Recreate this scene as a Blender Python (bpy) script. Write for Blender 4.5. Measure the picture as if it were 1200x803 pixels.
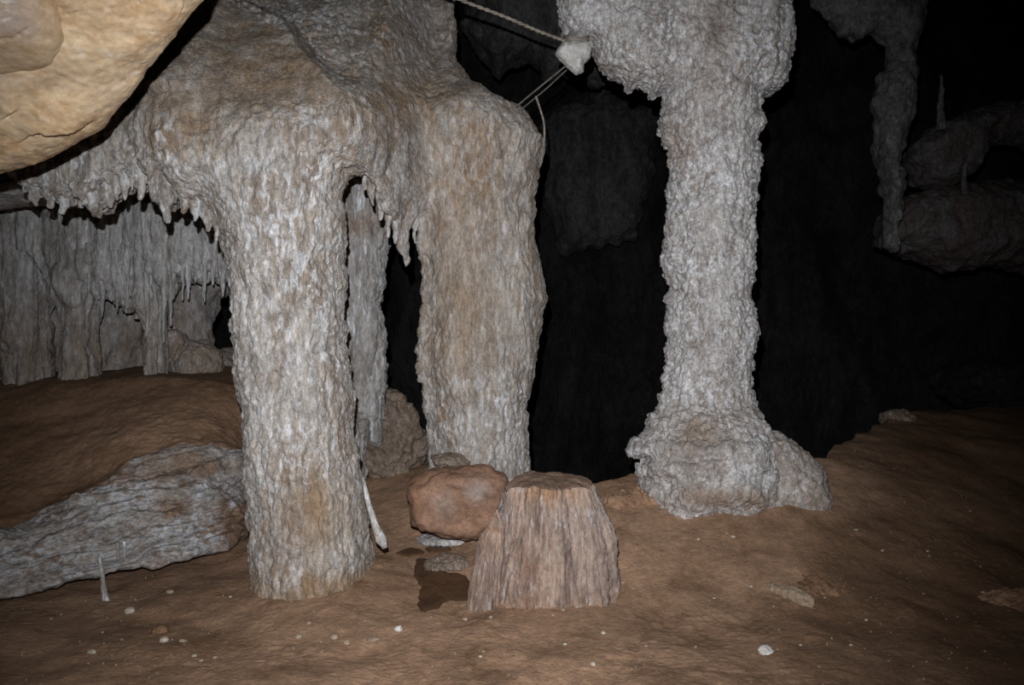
import bpy, math, random
import numpy as np
from mathutils import Vector

for o in list(bpy.data.objects):
    bpy.data.objects.remove(o, do_unlink=True)
scene = bpy.context.scene
COL = scene.collection

# ------------------------------------------------------------------ camera, flash, exposure
CAM_Z = 1.30
FPX = 915.0
cam_d = bpy.data.cameras.new('camera')
cam_d.sensor_width = 36.0
cam_d.lens = FPX / 1200.0 * 36.0
cam_d.clip_start = 0.05
cam = bpy.data.objects.new('camera', cam_d)
COL.objects.link(cam)
cam.location = (0, 0, CAM_Z)
cam.rotation_euler = (math.pi / 2, 0, 0)
scene.camera = cam

world = bpy.data.worlds.new('cave_dark')
scene.world = world
world.use_nodes = True
world.node_tree.nodes['Background'].inputs[0].default_value = (0, 0, 0, 1)
world.node_tree.nodes['Background'].inputs[1].default_value = 0.0

fl_d = bpy.data.lights.new('camera_flash', 'SPOT')       # the flash unit above the lens
fl_d.energy = 850.0
fl_d.color = (0.97, 0.985, 1.0)
fl_d.spot_size = math.radians(87)
fl_d.spot_blend = 1.0
fl_d.shadow_soft_size = 0.012
fl = bpy.data.objects.new('camera_flash', fl_d)
COL.objects.link(fl)
fl.location = (-0.05, 0.0, CAM_Z + 0.19)
fl.rotation_euler = Vector((-0.025, 1.0, -0.04)).to_track_quat('-Z', 'Y').to_euler()

scene.view_settings.view_transform = 'Standard'
scene.view_settings.look = 'None'
scene.view_settings.gamma = 1.0
scene.view_settings.exposure = 0.0
scene.view_settings.use_curve_mapping = False

# ------------------------------------------------------------------ numeric helpers
rng = np.random.RandomState(7)
PERM = rng.permutation(256).astype(np.int32)
PERM = np.concatenate([PERM, PERM, PERM])
_g = rng.normal(size=(256, 3))
GRAD = (_g / np.linalg.norm(_g, axis=1)[:, None]).astype(np.float32)
RND3 = rng.rand(256, 3).astype(np.float32)


def _hash(ix, iy, iz):
    return PERM[PERM[PERM[ix & 255] + (iy & 255)] + (iz & 255)]


def perlin(p, seed=0):
    p = np.asarray(p, dtype=np.float32) + np.float32(seed * 17.37 + 100.0)
    i = np.floor(p).astype(np.int32)
    f = p - i
    w = f * f * f * (f * (f * 6 - 15) + 10)
    out = 0
    for dx in (0, 1):
        wx = w[:, 0] if dx else 1 - w[:, 0]
        for dy in (0, 1):
            wy = w[:, 1] if dy else 1 - w[:, 1]
            for dz in (0, 1):
                wz = w[:, 2] if dz else 1 - w[:, 2]
                g = GRAD[_hash(i[:, 0] + dx, i[:, 1] + dy, i[:, 2] + dz)]
                d = (g * (f - np.array([dx, dy, dz], np.float32))).sum(1)
                out = out + wx * wy * wz * d
    return out * 1.5


def fbm(p, octaves=4, seed=0, gain=0.5, lac=2.03):
    a, s, tot = 1.0, 1.0, 0
    for k in range(octaves):
        tot = tot + a * perlin(p * s, seed + k)
        a *= gain
        s *= lac
    return tot


def ridged(p, octaves=3, seed=0):
    a, s, tot = 1.0, 1.0, 0
    for k in range(octaves):
        tot = tot + a * (1 - np.abs(perlin(p * s, seed + k)) * 2)
        a *= 0.5
        s *= 2.1
    return tot / 1.75


def worley(p, seed=0):
    p = np.asarray(p, dtype=np.float32) + np.float32(seed * 13.1 + 100.0)
    i = np.floor(p).astype(np.int32)
    f = p - i
    best = np.full(len(p), 9.0, np.float32)
    for dx in (-1, 0, 1):
        for dy in (-1, 0, 1):
            for dz in (-1, 0, 1):
                r = RND3[_hash(i[:, 0] + dx, i[:, 1] + dy, i[:, 2] + dz)]
                d = ((r + np.array([dx, dy, dz], np.float32) - f) ** 2).sum(1)
                best = np.minimum(best, d)
    return np.sqrt(best)


def sstep(a, b, x):
    t = np.clip((x - a) / (b - a), 0, 1)
    return t * t * (3 - 2 * t)


def P(u, v, Y):
    """the place at distance Y whose direction is photo pixel (u, v)"""
    return np.array([(u - 600.0) / FPX * Y, Y, CAM_Z - (v - 401.5) / FPX * Y])


def to_uv(V):
    return 600 + V[:, 0] / V[:, 1] * FPX, 401.5 - (V[:, 2] - CAM_Z) / V[:, 1] * FPX


def vnormals(V, F):
    n = np.zeros_like(V)
    if F.shape[1] == 4:
        fn = np.cross(V[F[:, 2]] - V[F[:, 0]], V[F[:, 3]] - V[F[:, 1]])
    else:
        fn = np.cross(V[F[:, 1]] - V[F[:, 0]], V[F[:, 2]] - V[F[:, 0]])
    for k in range(F.shape[1]):
        for a in range(3):
            n[:, a] += np.bincount(F[:, k], weights=fn[:, a], minlength=len(V))
    return n / (np.linalg.norm(n, axis=1)[:, None] + 1e-12)


def mesh_obj(name, V, F, mat, parent=None, loc=None, attrs=None, normals=None, smooth=True):
    """one mesh object; V in world coordinates, loc is its origin (or the parent's)"""
    V = np.asarray(V, dtype=np.float64)
    F = np.asarray(F, dtype=np.int32)
    org = np.array(parent.location) if parent is not None and parent.get('_w') is None else None
    if parent is not None:
        q, org = parent, np.zeros(3)
        while q is not None:
            org = org + np.array(q.location)
            q = q.parent
    else:
        org = np.array(loc if loc is not None else (0, 0, 0), dtype=float)
    L = (V - org).astype(np.float32)
    me = bpy.data.meshes.new(name)
    k = F.shape[1]
    me.vertices.add(len(L))
    me.vertices.foreach_set('co', L.ravel())
    me.loops.add(F.size)
    me.loops.foreach_set('vertex_index', F.ravel())
    me.polygons.add(len(F))
    me.polygons.foreach_set('loop_start', np.arange(0, F.size, k, dtype=np.int32))
    me.update(calc_edges=True)
    me.polygons.foreach_set('use_smooth', np.full(len(F), smooth))
    for an, av in (attrs or {}).items():
        a = me.attributes.new(an, 'FLOAT', 'POINT')
        a.data.foreach_set('value', np.asarray(av, np.float32))
    me.validate()
    if normals is not None:
        me.normals_split_custom_set_from_vertices(normals.astype(np.float32))
    if mat is not None:
        me.materials.append(mat)
    o = bpy.data.objects.new(name, me)
    COL.objects.link(o)
    if parent is not None:
        o.parent = parent
    else:
        o.location = org
    return o


def empty(name, loc, label, cat, group=None):
    o = bpy.data.objects.new(name, None)
    o.empty_display_size = 0.1
    COL.objects.link(o)
    o.location = [float(c) for c in loc]
    return tag(o, label, cat, group)


def tag(o, label, cat, group=None):
    o['label'] = label
    o['category'] = cat
    if group:
        o['group'] = group
    return o


def structure(o):
    o['kind'] = 'structure'
    return o


def surface_nets(Fld, org, h):
    Fld = np.pad(Fld, 1, constant_values=1.0).astype(np.float32)
    org = np.asarray(org, float) - np.asarray(h)
    neg = Fld < 0
    nx, ny, nz = Fld.shape
    cnt = np.zeros((nx - 1, ny - 1, nz - 1), np.int8)
    for dx in (0, 1):
        for dy in (0, 1):
            for dz in (0, 1):
                cnt += neg[dx:nx - 1 + dx, dy:ny - 1 + dy, dz:nz - 1 + dz]
    act = (cnt > 0) & (cnt < 8)
    ci = np.argwhere(act)
    idx = np.full(act.shape, -1, np.int32)
    idx[act] = np.arange(len(ci), dtype=np.int32)
    corner = {}
    for c in range(8):
        d = ((c >> 2) & 1, (c >> 1) & 1, c & 1)
        corner[d] = Fld[ci[:, 0] + d[0], ci[:, 1] + d[1], ci[:, 2] + d[2]]
    acc = np.zeros((len(ci), 3))
    num = np.zeros(len(ci))
    cs = list(corner)
    for a in cs:
        for ax in range(3):
            if a[ax] == 0:
                b = list(a)
                b[ax] = 1
                b = tuple(b)
                fa, fb = corner[a], corner[b]
                m = (fa < 0) != (fb < 0)
                t = np.where(m, fa / np.where(fa - fb == 0, 1, fa - fb), 0)
                pt = np.tile(np.array(a, float), (len(ci), 1))
                pt[:, ax] += t
                acc += pt * m[:, None]
                num += m
    V = (ci + acc / num[:, None]) * np.asarray(h) + org
    quads = []
    for ax in range(3):
        sl0 = [slice(None)] * 3
        sl1 = [slice(None)] * 3
        sl0[ax] = slice(0, -1)
        sl1[ax] = slice(1, None)
        s0, s1 = neg[tuple(sl0)], neg[tuple(sl1)]
        e = np.argwhere(s0 != s1)
        b, c = (ax + 1) % 3, (ax + 2) % 3
        ok = (e[:, b] > 0) & (e[:, c] > 0) & (e[:, b] < Fld.shape[b] - 1) & (e[:, c] < Fld.shape[c] - 1)
        e = e[ok]
        flip = s0[e[:, 0], e[:, 1], e[:, 2]]
        q = []
        for (ob, oc) in ((-1, -1), (0, -1), (0, 0), (-1, 0)):
            k = e.copy()
            k[:, b] += ob
            k[:, c] += oc
            q.append(idx[k[:, 0], k[:, 1], k[:, 2]])
        q = np.stack(q, 1)
        q[~flip] = q[~flip][:, ::-1]
        quads.append(q)
    return V, np.concatenate(quads)


def poly_sd(pts, X, Z):
    """signed distance to a polygon in the x-z plane, positive inside"""
    best = np.full(X.shape, 1e9, np.float32)
    ins = np.zeros(X.shape, bool)
    n = len(pts)
    for k in range(n):
        x0, z0 = pts[k]
        x1, z1 = pts[(k + 1) % n]
        dx, dz = x1 - x0, z1 - z0
        L = dx * dx + dz * dz + 1e-12
        t = np.clip(((X - x0) * dx + (Z - z0) * dz) / L, 0, 1)
        best = np.minimum(best, (X - x0 - t * dx) ** 2 + (Z - z0 - t * dz) ** 2)
        if z0 != z1:
            c = ((z0 > Z) != (z1 > Z)) & (X < (x1 - x0) * (Z - z0) / (z1 - z0) + x0)
            ins ^= c
    d = np.sqrt(best)
    return np.where(ins, d, -d)


def body(poly_uv, Y, R, T, h, y0=None, edge_noise=0.012, edge_scale=9.0, lump=0.0, lump_scale=2.0, seed=0, zmin=None):
    """a solid rock body: an outline in the x-z plane given a round section of its own depth.
    Y: distance of the middle plane, number or f(u,v); R rounding, T half depth: number or f(X,Z)"""
    yf = Y if callable(Y) else (lambda u, v: Y)
    pts = []
    for u, v in poly_uv:
        yy = float(yf(u, v))
        if y0 is not None:
            for _ in range(6):
                w = P(u, v, yy)
                yy = 0.5 * yy + 0.5 * float(y0(np.array([w[0]]), np.array([w[2]]))[0])
        pts.append(P(u, v, yy)[[0, 2]])
    pts = np.array(pts)
    lo, hi = pts.min(0) - 0.06, pts.max(0) + 0.06
    if zmin is not None:
        lo[1] = max(lo[1], zmin)
    xs = np.arange(lo[0], hi[0] + h, h)
    zs = np.arange(lo[1], hi[1] + h, h)
    X, Z = np.meshgrid(xs, zs, indexing='ij')
    s = poly_sd(pts, X, Z)
    q = np.stack([X.ravel(), np.zeros(X.size), Z.ravel()], 1)
    if edge_noise:
        s = s + edge_noise * fbm(q * edge_scale, 3, seed + 5).reshape(X.shape)
    Rf = R(X, Z) if callable(R) else np.full(X.shape, R)
    Tf = T(X, Z) if callable(T) else np.full(X.shape, T)
    y0f = y0(X, Z) if y0 is not None else np.full(X.shape, float(Y))
    if lump:
        y0f = y0f + lump * fbm(q * lump_scale, 3, seed + 9).reshape(X.shape)
    tm = float(Tf.max())
    ys = np.arange(-tm - 2 * h, tm + 3 * h, h)
    a = (np.maximum(Rf - s, 0) / Rf).astype(np.float32)
    Fld = np.sqrt(a[:, None, :] ** 2 + (ys[None, :, None] / Tf[:, None, :]).astype(np.float32) ** 2) - 1
    V, F = surface_nets(Fld, (xs[0], ys[0], zs[0]), h)
    # unbend
    fx = np.clip((V[:, 0] - xs[0]) / h, 0, len(xs) - 1.001)
    fz = np.clip((V[:, 2] - zs[0]) / h, 0, len(zs) - 1.001)
    ix, iz = fx.astype(int), fz.astype(int)
    tx, tz = fx - ix, fz - iz
    yy = (y0f[ix, iz] * (1 - tx) * (1 - tz) + y0f[ix + 1, iz] * tx * (1 - tz)
          + y0f[ix, iz + 1] * (1 - tx) * tz + y0f[ix + 1, iz + 1] * tx * tz)
    V[:, 1] += yy
    return V, F


def relief(V, F, fn):
    n = vnormals(V, F)
    V2 = V + n * fn(V, n)[:, None]
    return V2, vnormals(V2, F)


def nodules(V, size, seed=0):
    """rounded popcorn grains, 0..1"""
    w = V + 0.25 * size * np.stack([perlin(V / size * 0.7, seed + 1), perlin(V / size * 0.7, seed + 2), perlin(V / size * 0.7, seed + 3)], 1)
    d = worley(w / size, seed)
    return np.clip(1 - d * d * 1.3, 0, 1)


def crust_relief(amp=1.0, flute=0.010, seed=0, smooth=None):
    def fn(V, n):
        st = V * np.array([1, 1, 0.22])
        lo = 0.014 * fbm(V * 3.0, 2, seed)
        fl_ = flute * fbm(st * 19.0, 3, seed + 11)
        pop = 0.009 * (nodules(V, 0.055, seed + 2) - 0.5) * (0.4 + sstep(-.3, .5, perlin(V * 4, seed + 31)))
        pop += 0.010 * (nodules(V * np.array([1, 1, .6]), 0.027, seed + 3) - 0.5)
        fine = 0.008 * fbm(V * np.array([48, 48, 30]), 2, seed + 21)
        rough = amp * (pop + fine)
        if smooth is not None:
            rough = rough * (1 - smooth(V))
        return lo + fl_ + rough
    return fn


def blob(V, items):
    """soft spots painted by place: (u, v, ru, rv, weight)"""
    u, v = to_uv(V)
    out = np.zeros(len(V))
    for (bu, bv, ru, rv, w) in items:
        out = np.maximum(out, w * np.exp(-((u - bu) / ru) ** 2 - ((v - bv) / rv) ** 2))
    return out


def sub(V, F, mask):
    """the faces in mask, with the vertices they use"""
    f = F[mask]
    used = np.unique(f)
    m = np.full(len(V), -1, np.int32)
    m[used] = np.arange(len(used))
    return used, m[f]


def tube(pts, radii, sides=10):
    pts = np.asarray(pts, float)
    n = len(pts)
    radii = np.broadcast_to(np.asarray(radii, float), (n,))
    tan = np.gradient(pts, axis=0)
    tan /= np.linalg.norm(tan, axis=1)[:, None] + 1e-9
    ref = np.array([0.0, 1.0, 0.0]) if abs(tan[:, 1]).mean() < 0.8 else np.array([1.0, 0, 0])
    a = np.cross(tan, ref)
    a /= np.linalg.norm(a, axis=1)[:, None] + 1e-9
    b = np.cross(tan, a)
    th = np.linspace(0, 2 * math.pi, sides, endpoint=False)
    V = (pts[:, None, :] + radii[:, None, None] * (np.cos(th)[None, :, None] * a[:, None, :] + np.sin(th)[None, :, None] * b[:, None, :])).reshape(-1, 3)
    F = []
    for i in range(n - 1):
        for j in range(sides):
            k = (j + 1) % sides
            F.append((i * sides + j, i * sides + k, (i + 1) * sides + k, (i + 1) * sides + j))
    # end caps by collapsing to centre points
    c0, c1 = len(V), len(V) + 1
    V = np.vstack([V, pts[0], pts[-1]])
    for j in range(0, sides, 2):
        F.append((c0, (j + 2) % sides, (j + 1) % sides, j))
        m = (n - 1) * sides
        F.append((c1, m + j, m + (j + 1) % sides, m + (j + 2) % sides))
    F = np.array(F)
    # outward orientation
    if (vnormals(V, F)[sides + 0] * (V[sides] - pts[1])).sum() < 0:
        F = F[:, ::-1]
    return V, F


def stalactite(top, tip, r0, r1=0.004, seed=0, nod=0.5, sides=18, rows=26):
    """a hanging (or standing) tapered dripstone with knobbly skin"""
    top, tip = np.asarray(top, float), np.asarray(tip, float)
    t = np.linspace(0, 1, rows)
    L = np.linalg.norm(tip - top)
    pts = top + (tip - top) * t[:, None]
    r = r1 + (r0 - r1) * (1 - t) ** 0.75
    wob = np.stack([perlin(pts * 9 + seed, 3), perlin(pts * 9 + seed, 4), np.zeros(rows)], 1) * r0 * 0.45 * np.sin(t * 3.1)[:, None]
    V, F = tube(pts + wob, r, sides)
    n = vnormals(V, F)
    k = min(r0, 0.05)
    V = V + n * (nod * (k * 0.9 * fbm(V * np.array([1, 1, .4]) * 30 + seed, 2, seed) + 0.012 * (nodules(V, 0.03, seed) - 0.5)))[:, None]
    return V, F


def icosphere(level):
    t = (1 + 5 ** .5) / 2
    V = [(-1, t, 0), (1, t, 0), (-1, -t, 0), (1, -t, 0), (0, -1, t), (0, 1, t), (0, -1, -t), (0, 1, -t), (t, 0, -1), (t, 0, 1), (-t, 0, -1), (-t, 0, 1)]
    F = [(0, 11, 5), (0, 5, 1), (0, 1, 7), (0, 7, 10), (0, 10, 11), (1, 5, 9), (5, 11, 4), (11, 10, 2), (10, 7, 6), (7, 1, 8), (3, 9, 4), (3, 4, 2), (3, 2, 6), (3, 6, 8), (3, 8, 9), (4, 9, 5), (2, 4, 11), (6, 2, 10), (8, 6, 7), (9, 8, 1)]
    V = [np.array(v) / np.linalg.norm(v) for v in V]
    for _ in range(level):
        cache, G = {}, []

        def mid(a, b):
            k = (min(a, b), max(a, b))
            if k not in cache:
                m = V[a] + V[b]
                V.append(m / np.linalg.norm(m))
                cache[k] = len(V) - 1
            return cache[k]
        for a, b, c in F:
            ab, bc, ca = mid(a, b), mid(b, c), mid(c, a)
            G += [(a, ab, ca), (b, bc, ab), (c, ca, bc), (ab, bc, ca)]
        F = G
    return np.array(V), np.array(F)


ICO = {k: icosphere(k) for k in (2, 3, 5, 6)}


def boulder(center, size, level=5, seed=0, cuts=9, cut_lo=0.62, rough=0.02, tilt=0.0, box=0.0):
    """a blocky boulder: a ball cut by planes, with worn edges and rough skin"""
    V, F = ICO[level]
    V = V.copy()
    if box:
        m = (np.abs(V) ** (1 / (1e-6 + 1 - box) * 1.0)).max(1)
        V = V / (np.abs(V) ** 4).sum(1)[:, None] ** (0.25 * box)
    r = np.random.RandomState(seed + 50)
    for k in range(cuts):
        d = r.normal(size=3)
        d /= np.linalg.norm(d)
        off = r.uniform(cut_lo, 0.95)
        s = V @ d - off
        V = V - np.outer(np.where(s > 0, s * 0.93, 0), d)
    V = V * np.asarray(size)
    c, s_ = math.cos(tilt), math.sin(tilt)
    V = V @ np.array([[c, 0, s_], [0, 1, 0], [-s_, 0, c]])
    V = V + np.asarray(center)
    n = vnormals(V, F)
    sz = float(np.mean(size))
    V = V + n * (rough * (fbm(V * 2.2 / sz, 4, seed) + 0.5 * fbm(V * 7 / sz, 3, seed + 4)))[:, None]
    return V, F


# ------------------------------------------------------------------ materials
def node(nt, typ, **kw):
    n = nt.nodes.new(typ)
    for k, v in kw.items():
        setattr(n, k, v)
    return n


def rock_material(name, base, dark, white=None, stain=None, streak=0.4, scale=4.0, white_amt=0.5, fine=70.0,
                  bump=0.6, bump_dist=0.006, rough=0.85, spec=0.25, speck=0.5, stain2=None, pores=0.0, mottle=0.5, mottle_scale=8.0, speckle=0.28):
    """base/dark mottling, white crust where the attribute 'white' and noise say so, stain by attribute 'stain'"""
    m = bpy.data.materials.new(name)
    m.use_nodes = True
    nt = m.node_tree
    L = nt.links.new
    bs = nt.nodes['Principled BSDF']
    bs.inputs['Roughness'].default_value = rough
    bs.inputs['Specular IOR Level'].default_value = spec
    tc = node(nt, 'ShaderNodeTexCoord')
    mp = node(nt, 'ShaderNodeMapping')
    mp.inputs['Scale'].default_value = (1, 1, streak)
    L(tc.outputs['Object'], mp.inputs['Vector'])

    def noise(sc, det=6.0, rg=0.6, vec=mp, dist=0.0):
        n = node(nt, 'ShaderNodeTexNoise')
        n.inputs['Scale'].default_value = sc
        n.inputs['Detail'].default_value = det
        n.inputs['Roughness'].default_value = rg
        n.inputs['Distortion'].default_value = dist
        L(vec.outputs[0] if vec is mp else tc.outputs['Object'], n.inputs['Vector'])
        return n.outputs['Fac']

    def ramp(x, a, b):
        r = node(nt, 'ShaderNodeMapRange', interpolation_type='SMOOTHSTEP')
        r.inputs['From Min'].default_value = a
        r.inputs['From Max'].default_value = b
        L(x, r.inputs['Value'])
        return r.outputs['Result']

    def math_(op, a, b):
        n = node(nt, 'ShaderNodeMath', operation=op)
        for k, x in enumerate((a, b)):
            if isinstance(x, (int, float)):
                n.inputs[k].default_value = x
            else:
                L(x, n.inputs[k])
        n.use_clamp = True
        return n.outputs[0]

    def mix(fac, a, b, mode='MIX'):
        n = node(nt, 'ShaderNodeMix', data_type='RGBA', blend_type=mode)
        if isinstance(fac, (int, float)):
            n.inputs['Factor'].default_value = fac
        else:
            L(fac, n.inputs['Factor'])
        for nm, x in (('A', a), ('B', b)):
            s = [i for i in n.inputs if i.name == nm and i.type == 'RGBA'][0]
            if isinstance(x, tuple):
                s.default_value = (*x, 1)
            else:
                L(x, s)
        return [o for o in n.outputs if o.type == 'RGBA'][0]

    def attr(nm):
        a = node(nt, 'ShaderNodeAttribute')
        a.attribute_name = nm
        return a.outputs['Fac']

    c = mix(ramp(noise(scale, 8, 0.72), 0.38, 0.60), dark, base)
    if stain is not None:
        f = math_('MULTIPLY', attr('stain'), ramp(noise(scale * 1.7, 7, 0.7, dist=0.4), 0.25, 0.6))
        c = mix(f, c, stain)
    if stain2 is not None:
        c = mix(math_('MULTIPLY', ramp(noise(scale * 2.6, 8, 0.7, dist=0.5), 0.55, 0.68), 0.7), c, stain2)
    if white is not None:
        w = ramp(noise(scale * 5.5, 9, 0.72, dist=0.3), 0.62 - 0.22 * white_amt, 0.78 - 0.22 * white_amt)
        f = math_('MULTIPLY', w, attr('white'))
        c = mix(f, c, white)
    # mottled crust, lighter and darker flecks of finger size
    mr = node(nt, 'ShaderNodeMapRange')
    mr.inputs['From Min'].default_value = 0.32
    mr.inputs['From Max'].default_value = 0.68
    mr.inputs['To Min'].default_value = 1 - mottle
    mr.inputs['To Max'].default_value = 1 + mottle * 0.7
    L(noise(scale * mottle_scale, 7, 0.78, dist=0.25), mr.inputs['Value'])
    c = mix(1.0, c, mr.outputs['Result'], 'MULTIPLY')
    mf = node(nt, 'ShaderNodeMapRange')
    mf.inputs['From Min'].default_value = 0.36
    mf.inputs['From Max'].default_value = 0.64
    mf.inputs['To Min'].default_value = 1 - speckle
    mf.inputs['To Max'].default_value = 1 + speckle * 0.7
    L(noise(scale * mottle_scale * 2.7, 5, 0.7), mf.inputs['Value'])
    c = mix(1.0, c, mf.outputs['Result'], 'MULTIPLY')
    # fine grain of lighter and darker specks
    g = noise(fine, 4, 0.7, vec=tc)
    c = mix(math_('MULTIPLY', ramp(g, 0.56, 0.72), speck * 0.5), c, tuple(min(1, x * 1.5 + 0.05) for x in base))
    c = mix(math_('MULTIPLY', ramp(g, 0.46, 0.30), speck * 0.8), c, tuple(x * 0.45 for x in dark))
    L(c, bs.inputs['Base Color'])
    # relief of the skin
    vo = node(nt, 'ShaderNodeTexVoronoi')
    vo.inputs['Scale'].default_value = fine * 0.9
    L(tc.outputs['Object'], vo.inputs['Vector'])
    n2 = noise(fine * 0.8, 6, 0.72, vec=tc)
    hgt = node(nt, 'ShaderNodeMath', operation='MULTIPLY_ADD')
    L(vo.outputs['Distance'], hgt.inputs[0])
    hgt.inputs[1].default_value = -0.5 * (1 - pores)
    L(n2, hgt.inputs[2])
    bp = node(nt, 'ShaderNodeBump')
    bp.inputs['Strength'].default_value = bump
    bp.inputs['Distance'].default_value = bump_dist
    L(hgt.outputs[0], bp.inputs['Height'])
    L(bp.outputs['Normal'], bs.inputs['Normal'])
    return m


def plain_material(name, col, rough=0.7, spec=0.3, var=0.3, scale=60.0):
    return rock_material(name, col, tuple(c * (1 - var) for c in col), streak=1.0, scale=scale * 0.3, fine=scale * 4,
                         bump=0.3, bump_dist=0.002, rough=rough, spec=spec, speck=0.2)


M_FORM = rock_material('flowstone_crust', (0.43, 0.398, 0.37), (0.24, 0.195, 0.16), white=(0.65, 0.655, 0.685), stain=(0.285, 0.195, 0.12),
                       streak=0.33, scale=5.0, white_amt=0.75, fine=110, bump=1.0, bump_dist=0.008, stain2=(0.33, 0.225, 0.145), mottle=.42, mottle_scale=5, speckle=.3)
M_PILLAR = rock_material('popcorn_crust', (0.56, 0.53, 0.515), (0.32, 0.28, 0.255), white=(0.80, 0.80, 0.835), stain=(0.33, 0.245, 0.19),
                         streak=0.6, scale=6.0, white_amt=0.85, fine=100, bump=1.0, bump_dist=0.009, mottle=.4, mottle_scale=5, speckle=.3)
M_TAN = rock_material('tan_limestone', (0.58, 0.43, 0.275), (0.47, 0.305, 0.165), white=(0.72, 0.64, 0.55), stain=(0.42, 0.335, 0.285),
                      streak=1.6, scale=4.5, white_amt=0.6, fine=70, bump=0.35, bump_dist=0.003, rough=0.6, spec=0.3, speck=0.25, mottle=.17, mottle_scale=4, speckle=.08)
M_DRAPE = rock_material('grey_dripstone', (0.47, 0.46, 0.46), (0.27, 0.25, 0.235), white=(0.68, 0.70, 0.745), stain=(0.235, 0.175, 0.135),
                        streak=0.25, scale=4.0, white_amt=0.5, fine=60, bump=0.7, bump_dist=0.010, mottle=.4, mottle_scale=6)
M_EARTH = rock_material('brown_cave_earth', (0.215, 0.125, 0.074), (0.155, 0.086, 0.048), white=(0.40, 0.33, 0.29), stain=(0.385, 0.240, 0.155),
                        streak=1.0, scale=1.6, white_amt=0.0, fine=75, bump=0.7, bump_dist=0.006, speck=0.4, stain2=(0.18, 0.11, 0.066), mottle=.25, mottle_scale=9, speckle=.15)
M_LEDGE = rock_material('crusted_ledge_rock', (0.33, 0.30, 0.28), (0.17, 0.125, 0.095), white=(0.46, 0.47, 0.50), stain=(0.21, 0.13, 0.085),
                        streak=2.0, scale=3.2, white_amt=.9, fine=70, bump=0.8, bump_dist=0.008, mottle=.5, mottle_scale=6)
M_RED = rock_material('reddish_boulder', (0.29, 0.165, 0.11), (0.185, 0.10, 0.062), white=(0.36, 0.27, 0.22), stain=(0.31, 0.26, 0.235),
                      streak=1.2, scale=5.0, white_amt=0.4, fine=80, bump=0.6, bump_dist=0.006, mottle=.3, mottle_scale=5, speckle=.15)
M_STUMP = rock_material('fluted_stalagmite', (0.31, 0.235, 0.195), (0.15, 0.108, 0.095), white=(0.45, 0.42, 0.41), stain=(0.37, 0.205, 0.11),
                        streak=0.2, scale=7.0, white_amt=0.6, fine=90, bump=0.8, bump_dist=0.006, stain2=(0.20, 0.135, 0.12), mottle=.5, mottle_scale=3, speckle=.18)
M_CAP = rock_material('stump_top', (0.27, 0.18, 0.13), (0.18, 0.115, 0.08), streak=1.0, scale=8.0, fine=80, bump=0.5, speck=0.3, mottle=.3)
M_GREY = rock_material('grey_brown_boulder', (0.24, 0.19, 0.155), (0.15, 0.11, 0.085), white=(0.38, 0.35, 0.32), stain=(0.2, 0.14, 0.1),
                       streak=0.8, scale=4.0, white_amt=0.3, fine=60, bump=0.7)
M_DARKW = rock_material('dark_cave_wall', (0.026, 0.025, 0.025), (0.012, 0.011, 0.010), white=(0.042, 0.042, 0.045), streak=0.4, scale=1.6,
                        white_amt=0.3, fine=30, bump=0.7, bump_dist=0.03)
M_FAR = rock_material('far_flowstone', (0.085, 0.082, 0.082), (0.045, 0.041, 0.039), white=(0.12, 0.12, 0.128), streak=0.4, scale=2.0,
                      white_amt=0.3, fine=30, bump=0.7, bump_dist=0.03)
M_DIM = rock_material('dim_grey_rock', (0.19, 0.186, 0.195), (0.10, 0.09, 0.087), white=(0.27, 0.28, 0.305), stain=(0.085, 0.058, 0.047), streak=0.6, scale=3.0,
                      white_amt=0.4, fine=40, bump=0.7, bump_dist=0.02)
M_WHITE = rock_material('white_calcite', (0.66, 0.65, 0.64), (0.46, 0.43, 0.40), streak=1, scale=40, fine=150, bump=0.4, bump_dist=0.003, speck=0.3, mottle=.3)
M_BEIGE = rock_material('beige_stone', (0.36, 0.28, 0.21), (0.25, 0.18, 0.125), streak=1, scale=30, fine=120, bump=0.4, bump_dist=0.003, speck=0.3, mottle=.3)
M_PEB = rock_material('dusty_pale_pebble', (0.52, 0.46, 0.40), (0.36, 0.30, 0.25), streak=1, scale=40, fine=150, bump=0.4, bump_dist=0.003, speck=0.3, mottle=.3)
M_ROPE = plain_material('natural_fibre_rope', (0.34, 0.30, 0.25), 0.9, 0.1, 0.4, 90)
M_ROPE2 = plain_material('dusty_grey_rope', (0.16, 0.148, 0.135), 0.9, 0.1, 0.4, 90)
M_WET = rock_material('wet_mud', (0.095, 0.050, 0.027), (0.075, 0.040, 0.022), streak=1, scale=6, fine=60, bump=0.08, bump_dist=0.002, rough=0.35, spec=0.3, speck=0.05, mottle=.1)

# ------------------------------------------------------------------ the floor
CP = []          # places the floor passes through: x, y, z
for u, v, Y in ((700, 566, 4.95), (745, 567, 4.9), (740, 700, 3.9), (760, 650, 4.2), (760, 600, 4.6), (850, 625, 4.35), (850, 592, 4.62),
                (950, 602, 4.55), (985, 572, 4.9), (900, 680, 3.95), (1000, 620, 4.5), (1000, 545, 5.2), (1060, 490, 6.6), (1200, 482, 7.1),
                (1200, 550, 5.6), (1200, 640, 4.5), (1100, 600, 4.8), (1200, 720, 3.75), (1400, 482, 7.4), (1400, 640, 4.7),
                (560, 600, 4.95), (450, 600, 5.05), (460, 556, 5.7), (500, 652, 4.5), (515, 690, 4.05), (515, 720, 3.74), (640, 720, 3.73), (540, 628, 4.6),
                (440, 690, 4.05), (400, 705, 3.92), (300, 705, 3.92), (620, 760, 3.32), (900, 760, 3.3)):
    CP.append(P(u, v, Y))
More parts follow.
